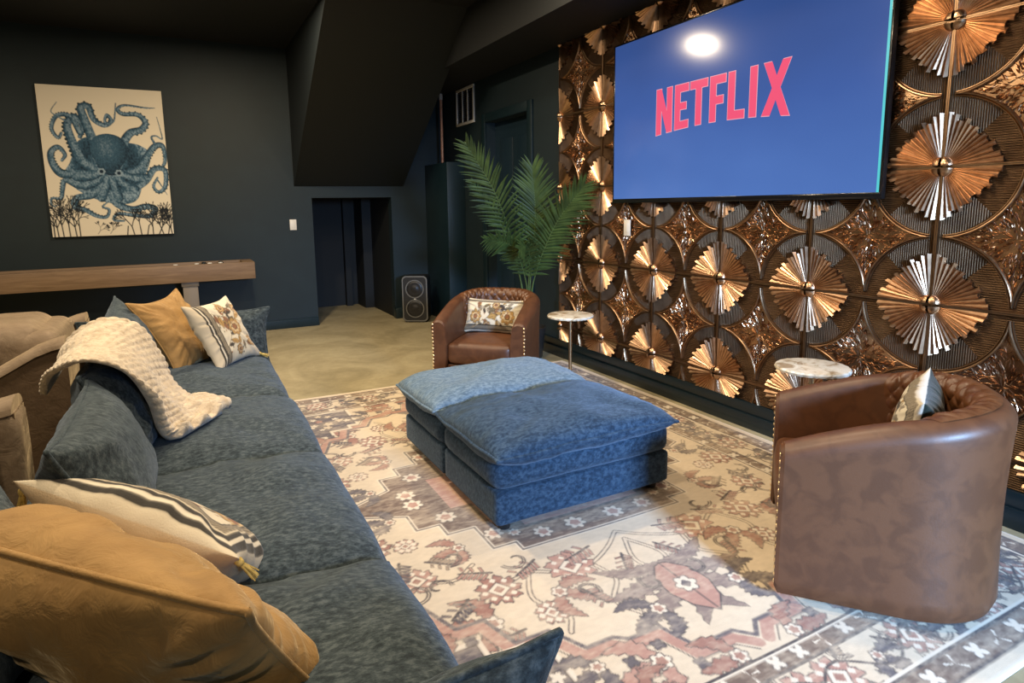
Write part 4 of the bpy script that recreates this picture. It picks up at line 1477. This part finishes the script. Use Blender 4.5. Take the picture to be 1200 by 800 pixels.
# ------------------------------------------------------------------ television
def make_tv():
    y0, y1, z0, z1 = 1.745, 3.715, 1.345, 2.455
    yc, zc = (y0 + y1) / 2, (z0 + z1) / 2
    root = empty('television', (RW - .02, yc, zc))
    tag(root, 'large wall mounted television showing a pink word on a blue screen', 'television')
    hw, hh = (y1 - y0) / 2, (z1 - z0) / 2
    MB().box((-.048, -hw, -hh), (-.018, hw, hh)).build('housing', MAT['black'], root, bevel=.003)
    MB().box((-.018, -hw * .6, -hh * .7), (.012, hw * .6, hh * .6)).build('wall_mount', MAT['black'], root, bevel=.003)
    b = .011
    fr = MB().box((-.054, -hw, -hh), (-.046, hw, -hh + .030)).box((-.054, -hw, hh - b), (-.046, hw, hh)).box((-.054, -hw, -hh + .030), (-.046, -hw + b, hh - b)).box((-.054, hw - b, -hh + .030), (-.046, hw, hh - b))
    fr.build('bezel', MAT['black_gloss'], root, bevel=.0015)
    t = NT('lit_screen')
    tc = t.coord('Generated')
    s = t.node('ShaderNodeSeparateXYZ'); t.t.links.new(tc, s.inputs[0])
    v = t.math('SMOOTH_MIN', s.outputs[2], .75, .5)
    n = t.noise(tc, 2.2, 2)
    k = t.math('ADD', t.math('MULTIPLY', t.math('SUBTRACT', 1.0, s.outputs[2]), .75), t.math('MULTIPLY', n, .35))
    t.set(Base_Color=(.01, .01, .012), Roughness=.13, Emission_Color=t.ramp(k, [(.1, (.026, .065, .225)), (.55, (.042, .108, .365)), (.95, (.075, .175, .50))]), Emission_Strength=1.0)
    MB().box((-.0515, -hw + b, -hh + .030), (-.047, hw - b, hh - b)).build('screen', t.m, root)
    MB().box((-.0535, -hw + b, -hh + .030), (-.0515, -hw + b + .012, hh - b)).build('screen_edge', emit('screen_edge_light', (.10, .62, .66), 1.0, .2), root)['label'] = 'bright cyan strip at the screen edge'
    # lettering: condensed capitals whose feet follow a shallow arc
    H = .292; pink = emit('pink_letters', (.90, .10, .20), 1.0, .15)
    rim = emit('pale_letter_edge', (.95, .42, .48), 1.0, .15)
    word = MB(); word2 = MB()
    X0 = 3.262; total = 1.012
    def foot(x):
        u = (x / total - .5) * 2
        return .030 * (1 - u * u)
    st = .047
    shapes = []
    def rect(x0, x1, z0, z1, f0=True):
        a, b_ = (foot(x0), foot(x1)) if f0 else (0, 0)
        return [(x0, z0 + a), (x1, z0 + b_), (x1, z1), (x0, z1)]
    x = 0
    # N
    shapes += [rect(0, st, 0, H), rect(.098, .098 + st, 0, H), [(0, H), (st, H), (.098 + st, foot(.14)), (.098, foot(.1))]]
    # E
    x = .170
    shapes += [rect(x, x + st, 0, H), [(x, foot(x)), (x + .118, foot(x + .118)), (x + .118, foot(x + .118) + .046), (x, foot(x) + .046)], rect(x, x + .100, .138, .180, False), rect(x, x + .118, H - .046, H, False)]
    # T
    x = .302
    shapes += [rect(x, x + .140, H - .046, H, False), rect(x + .046, x + .046 + st, 0, H)]
    # F
    x = .462
    shapes += [rect(x, x + st, 0, H), rect(x, x + .118, H - .046, H, False), rect(x, x + .102, .130, .174, False)]
    # L
    x = .600
    shapes += [rect(x, x + st, 0, H), [(x, foot(x)), (x + .118, foot(x + .118)), (x + .118, foot(x + .118) + .046), (x, foot(x) + .046)]]
    # I
    x = .752
    shapes += [rect(x, x + st, 0, H)]
    # X
    x = .836
    e = x + .176
    shapes += [[(x + .004, H), (x + .056, H), (e, foot(e)), (e - .054, foot(e - .05))], [(e - .056, H), (e - .004, H), (x + .054, foot(x + .05)), (x, foot(x))]]
    dep = 0
    for sh in shapes:
        dep += 1
        o = .00002 * dep
        cx = sum(p[0] for p in sh) / 4; cz = sum(p[1] for p in sh) / 4
        for (mb, grow, xx) in ((word2, .0035, -.0520 - o * .2), (word, 0, -.0527 - o)):
            v = []
            for (a, b_) in sh:
                a += math.copysign(grow, a - cx); b_ += math.copysign(grow, b_ - cz)
                v.append((xx, (X0 - a) - yc, (1.785 + b_) - zc))
            mb.add(v, [(0, 1, 2, 3)])
    word2.build('letter_edge', rim, root)
    word.build('lettering', pink, root)['label'] = 'pink capital lettering'
make_tv()

# ------------------------------------------------------------------ wall plates, vent, pipe
def plate(name, loc, rz, label, cat, toggle):
    root = empty(name, loc, rz); tag(root, label, cat)
    MB().box((-.036, -.006, -.0585), (.036, 0, .0585)).build('cover_plate', MAT['white'], root, bevel=.002)
    MB().box((-.017, -.009, -.034), (.017, -.005, .034)).build('rocker' if toggle else 'insert', MAT['white'], root, bevel=.0015)
    for z in (-.048, .048):
        m = MB().lathe([(.003, 0), (.003, .0012)], 8).build('screw', MAT['vent_white'], root)
        m.rotation_euler = (math.radians(90), 0, 0); m.location = (0, -.006, z)
    return root
plate('light_switch', (1.165, FW - .001, 1.165), 0, 'white light switch on the dark far wall, left of the low opening', 'light switch', True)
plate('wall_plate', (RW - .022, 3.60, 1.165), math.radians(-90), 'white wall plate set on the copper panels, under the television', 'wall plate', False)

root = empty('air_vent', (RW, 6.435, 2.44), math.radians(-90))
tag(root, 'white return air vent on the dark wall above the palm', 'vent')
w, h = .235, .20
c = MB().box((-w, -.016, -h), (w, 0, -h + .028)).box((-w, -.016, h - .028), (w, 0, h)).box((-w, -.016, -h + .028), (-w + .028, 0, h - .028)).box((w - .028, -.016, -h + .028), (w, 0, h - .028))
c.build('frame', MAT['vent_white'], root, bevel=.003)
MB().box((-w + .028, -.003, -h + .028), (w - .028, -.001, h - .028)).build('backing', MAT['black'], root)
for x in (-.068, .068):
    MB().box((x - .010, -.013, -h + .028), (x + .010, -.004, h - .028)).build('bar', MAT['vent_white'], root, bevel=.002)
for k in range(15):
    z = -h + .042 + k * .0226
    m = MB().add([(-w + .03, -.004, z), (w - .03, -.004, z), (w - .03, -.010, z - .010), (-w + .03, -.010, z - .010), (-w + .03, -.003, z + .001), (w - .03, -.003, z + .001)], [(0, 1, 2, 3), (4, 5, 1, 0)])
    m.build('louver', MAT['black'], root)

root = empty('copper_pipe', (2.905, 6.98, 1.835)); tag(root, 'thin copper pipe rising from the low dark pier in the corner', 'pipe')
MB().tube([(0, 0, 0), (-.004, -.01, .78)], .0165, 12).build('pipe', MAT['copper_pipe'], root, smooth=True, sharp=50)
MB().tube([(-.004, -.01, .75), (-.005, -.012, .83)], .0205, 12).build('coupling', MAT['vent_white'], root, smooth=True, sharp=50)

# ------------------------------------------------------------------ shuffleboard table
def shuffleboard():
    x0, x1, y0, y1 = -2.30, .685, 6.72, 7.13
    root = empty('shuffleboard_table', (0, (y0 + y1) / 2, 0)); tag(root, 'long wooden shuffleboard table against the far wall under the canvas', 'game table')
    q = (y1 - y0) / 2; t = .055; z0, z1 = .640, .812
    MB().box((x0, -q, z0), (x1, -q + t, z1)).build('side_rail', MAT['wood'], root, bevel=.004)
    MB().box((x0, q - t, z0), (x1, q, z1)).build('side_rail', MAT['wood'], root, bevel=.004)
    MB().box((x1 - t * 2.0, -q + t, z0), (x1, q - t, z1)).build('end_rail', MAT['wood'], root, bevel=.004)
    MB().box((x0, -q + t, z0), (x0 + t, q - t, z1)).build('end_rail', MAT['wood'], root, bevel=.004)
    MB().box((x0 + t, -q + t, z0 + .01), (x1 - 2 * t, q - t, z0 + .05)).build('gutter', MAT['play'], root)
    MB().box((x0 + t, -q + t + .05, z0 + .05), (x1 - 2 * t - .06, q - t - .05, z1 - .032)).build('playfield', MAT['play'], root, bevel=.003)
    for x in (-1.85, .075):
        MB().box((x - .068, -q + .04, 0), (x + .068, q - .04, z0)).build('leg', MAT['wood_grey'], root, bevel=.004)
        MB().box((x - .078, -q + .03, z0 - .045), (x + .078, q - .03, z0)).build('leg_cap', MAT['wood_grey'], root, bevel=.003)
    MB().box((-1.80, -.03, .15), (.02, .03, .27)).build('stretcher', MAT['wood_dark'], root, bevel=.004)
    return (y0 + y1) / 2, z1 - .032
yc, zt = shuffleboard()
pk = empty('shuffleboard_puck', (-.02, yc - .07, zt)); 
MB().lathe([(.029, 0), (.030, .004), (.030, .018), (.026, .022)], 20).build('puck_body', MAT['brass'], pk, smooth=True, sharp=40)
MB().lathe([(.022, .022), (.021, .032), (.017, .034)], 20).build('puck_cap', MAT['white'], pk, smooth=True, sharp=40)
cap_dark = MAT['puck_dark']
labels = ['shuffleboard puck with white cap, leftmost on the table', 'white capped shuffleboard puck, second from the left', 'white capped shuffleboard puck, third from the left', 'white capped shuffleboard puck nearest the right end of the table', 'dark shuffleboard puck behind the second and third white ones', 'dark shuffleboard puck behind the rightmost white one']
spots = [(-.02, -.08), (.17, -.075), (.29, -.06), (.39, -.065), (.24, .06), (.40, .075)]
for i, (px_, dy) in enumerate(spots):
    o = pk if i == 0 else copy_tree(pk)
    o.location = (px_ - .02, yc + dy, zt + .0005)
    tag(o, labels[i], 'puck', 'pucks on the shuffleboard table')
    if i > 3:
        for ch in o.children:
            ch.data = ch.data.copy(); ch.data.materials[0] = cap_dark

# ------------------------------------------------------------------ loudspeaker
def speaker():
    ex = Vector((.225, -.14, 0)).normalized()
    c = Vector((2.405, 6.73, 0)) + Vector((.53, .85, 0)) * .11
    root = empty('party_speaker', c, math.atan2(ex.y, ex.x)); tag(root, 'tall black loudspeaker with two round drivers on the floor by the low opening', 'speaker')
    w, d, h = .150, .10, .55
    def rrect(w, h, r, n=7):
        p = []
        for cx, cz, a0 in ((w - r, h - r, 0), (-w + r, h - r, 90), (-w + r, r, 180), (w - r, r, 270)):
            for k in range(n + 1):
                a = math.radians(a0 + 90 * k / n); p.append((cx + r * math.cos(a), cz + r * math.sin(a)))
        return p
    def extr(pf, y0, y1, name, mat, inset=.0, bevel=.008):
        m = MB(); n = len(pf)
        v = [(x, y0, z) for x, z in pf] + [(x, y1, z) for x, z in pf]
        m.add(v, [(k, (k + 1) % n, n + (k + 1) % n, n + k) for k in range(n)] + [tuple(range(n))[::-1], tuple(range(n, 2 * n))])
        return m.build(name, mat, root, smooth=True, sharp=35, bevel=0)
    extr([(x, z + .012) for x, z in rrect(w, h - .012, .05)], -d, d, 'body', MAT['black'])
    # pale rim round the front
    m = MB(); o_ = rrect(w * .985, h - .018, .048); i_ = rrect(w * .90, h - .045, .04)
    n = len(o_)
    v = [(x, -d - .006, z + .015) for x, z in o_] + [(x, -d - .006, z + .028) for x, z in i_] + [(x, -d + .002, z + .015) for x, z in o_] + [(x, -d + .002, z + .028) for x, z in i_]
    f = []
    for k in range(n):
        k2 = (k + 1) % n
        f += [(k, k2, n + k2, n + k), (k, 2 * n + k, 2 * n + k2, k2), (n + k, n + k2, 3 * n + k2, 3 * n + k)]
    m.add(v, f).build('front_rim', MAT['grey_ring'], root, smooth=True, sharp=35)
    extr([(x, z + .030) for x, z in rrect(w * .89, h - .05, .038)], -d - .002, -d + .01, 'grille', MAT['cloth_black'])
    for z in (.165, .395):
        m = MB()
        for (r0, r1, t) in ((.098, .108, .006),):
            m.lathe([(r0, 0), (r0, t), (r1, t), (r1, 0)], 40)
        o = m.build('driver_ring', MAT['grey_ring'], root, smooth=True, sharp=40); o.rotation_euler = (math.radians(90), 0, 0); o.location = (0, -d - .002, z)
        o = MB().lathe([(.092, .0), (.088, .004), (.060, .001), (.045, .002), (.030, .008), (.010, .011)], 40).build('driver_cone', MAT['black'], root, smooth=True, sharp=60)
        o.rotation_euler = (math.radians(90), 0, 0); o.location = (0, -d - .0015, z)
    MB().box((-.012, -d - .006, .272), (.012, -d - .002, .284)).build('badge', MAT['vent_white'], root, bevel=.002)
    for x in (-.10, .10):
        MB().box((x - .02, -d + .02, 0), (x + .02, d - .02, .014)).build('foot', MAT['black'], root)
speaker()

# ------------------------------------------------------------------ palm behind the far armchair
def make_palm():
    base = Vector((2.70, 4.62, 0))
    root = empty('potted_palm', base); tag(root, 'green artificial areca palm standing behind the far armchair', 'plant')
    MB().lathe([(.105, 0), (.125, .02), (.15, .26), (.155, .28), (.145, .28), (.14, .25), (.02, .245)], 36).build('pot', MAT['pot'], root, smooth=True, sharp=40)
    MB().lathe([(.138, .235), (.12, .255), (.02, .262)], 24).build('soil', MAT['soil'], root, smooth=True)
    r = random.Random(3)
    def frond(tip, mid, start, n, L, face, droop=.15, w0=.0135):
        tip, mid, start = [Vector(p) - base for p in (tip, mid, start)]
        root0 = Vector((r.uniform(-.05, .05), r.uniform(-.05, .05), .25))
        path = [Vector(p) for p in spline([root0, start, mid, tip], 45)]
        m = MB(); 
        N = len(path)
        s0 = int(N * .42)
        face = Vector(face).normalized()
        for i in range(n):
            t = i / (n - 1)
            k = s0 + (N - 2 - s0) * t
            i0 = int(k); fr = k - i0
            p = path[i0].lerp(path[min(i0 + 1, N - 1)], fr)
            d = (path[min(i0 + 2, N - 1)] - path[max(i0 - 2, 0)]).normalized()
            side = d.cross(face).normalized(); nrm = side.cross(d).normalized()
            len_ = L * (math.sin(math.pi * (.16 + .72 * t)) ** .7) * r.uniform(.9, 1.08)
            for s in (-1, 1):
                a = math.radians(62 - 38 * t + r.uniform(-5, 5))
                dirv = (d * math.cos(a) + side * s * math.sin(a) + nrm * r.uniform(.02, .20)).normalized()
                wid = w0 * (1 - .3 * t)
                q = []
                nseg = 4
                for j in range(nseg + 1):
                    u = j / nseg
                    c = p + dirv * len_ * u + Vector((0, 0, -1)) * droop * len_ * u * u
                    ww = wid * (.45 + .55 * math.sin(math.pi * min(1, .15 + u * .85)) ) * (1 - u ** 3) + .0004
                    wv = dirv.cross(nrm).normalized() * ww
                    q.append((c - wv, c + nrm * ww * .45, c + wv))
                v = [x for tr in q for x in tr]
                f = []
                for j in range(nseg):
                    b = j * 3
                    f += [(b, b + 3, b + 4, b + 1), (b + 1, b + 4, b + 5, b + 2)]
                m.add(v, f)
        fo = m.build('frond', MAT['leaf'], root, smooth=True)
        MB().tube(path, [.0075 - .006 * i / (N - 1) for i in range(N)], 7).build('rachis', MAT['stem'], fo, smooth=True)
    cam = Vector((0, 0, CAM_H))
    def toward(p): return (cam - Vector(p))
    F = [((2.02, 4.40, 1.83), (2.34, 4.45, 1.36), (2.60, 4.58, .72), 30, .27),
         ((2.63, 4.42, 1.66), (2.68, 4.46, 1.25), (2.70, 4.58, .70), 36, .31),
         ((2.86, 4.00, 1.50), (2.76, 4.28, 1.17), (2.72, 4.56, .68), 32, .29),
         ((2.10, 4.48, 1.54), (2.38, 4.50, 1.18), (2.62, 4.60, .68), 20, .15),
         ((2.14, 4.32, 1.08), (2.44, 4.42, 1.00), (2.66, 4.58, .66), 22, .20),
         ((2.40, 4.25, 1.00), (2.58, 4.40, .98), (2.68, 4.58, .64), 20, .19),
         ((2.80, 4.22, 1.32), (2.76, 4.38, 1.06), (2.72, 4.58, .64), 20, .20)]
    for (tip, mid, st, n, L) in F:
        frond(tip, mid, st, n, L, toward(mid))
make_palm()
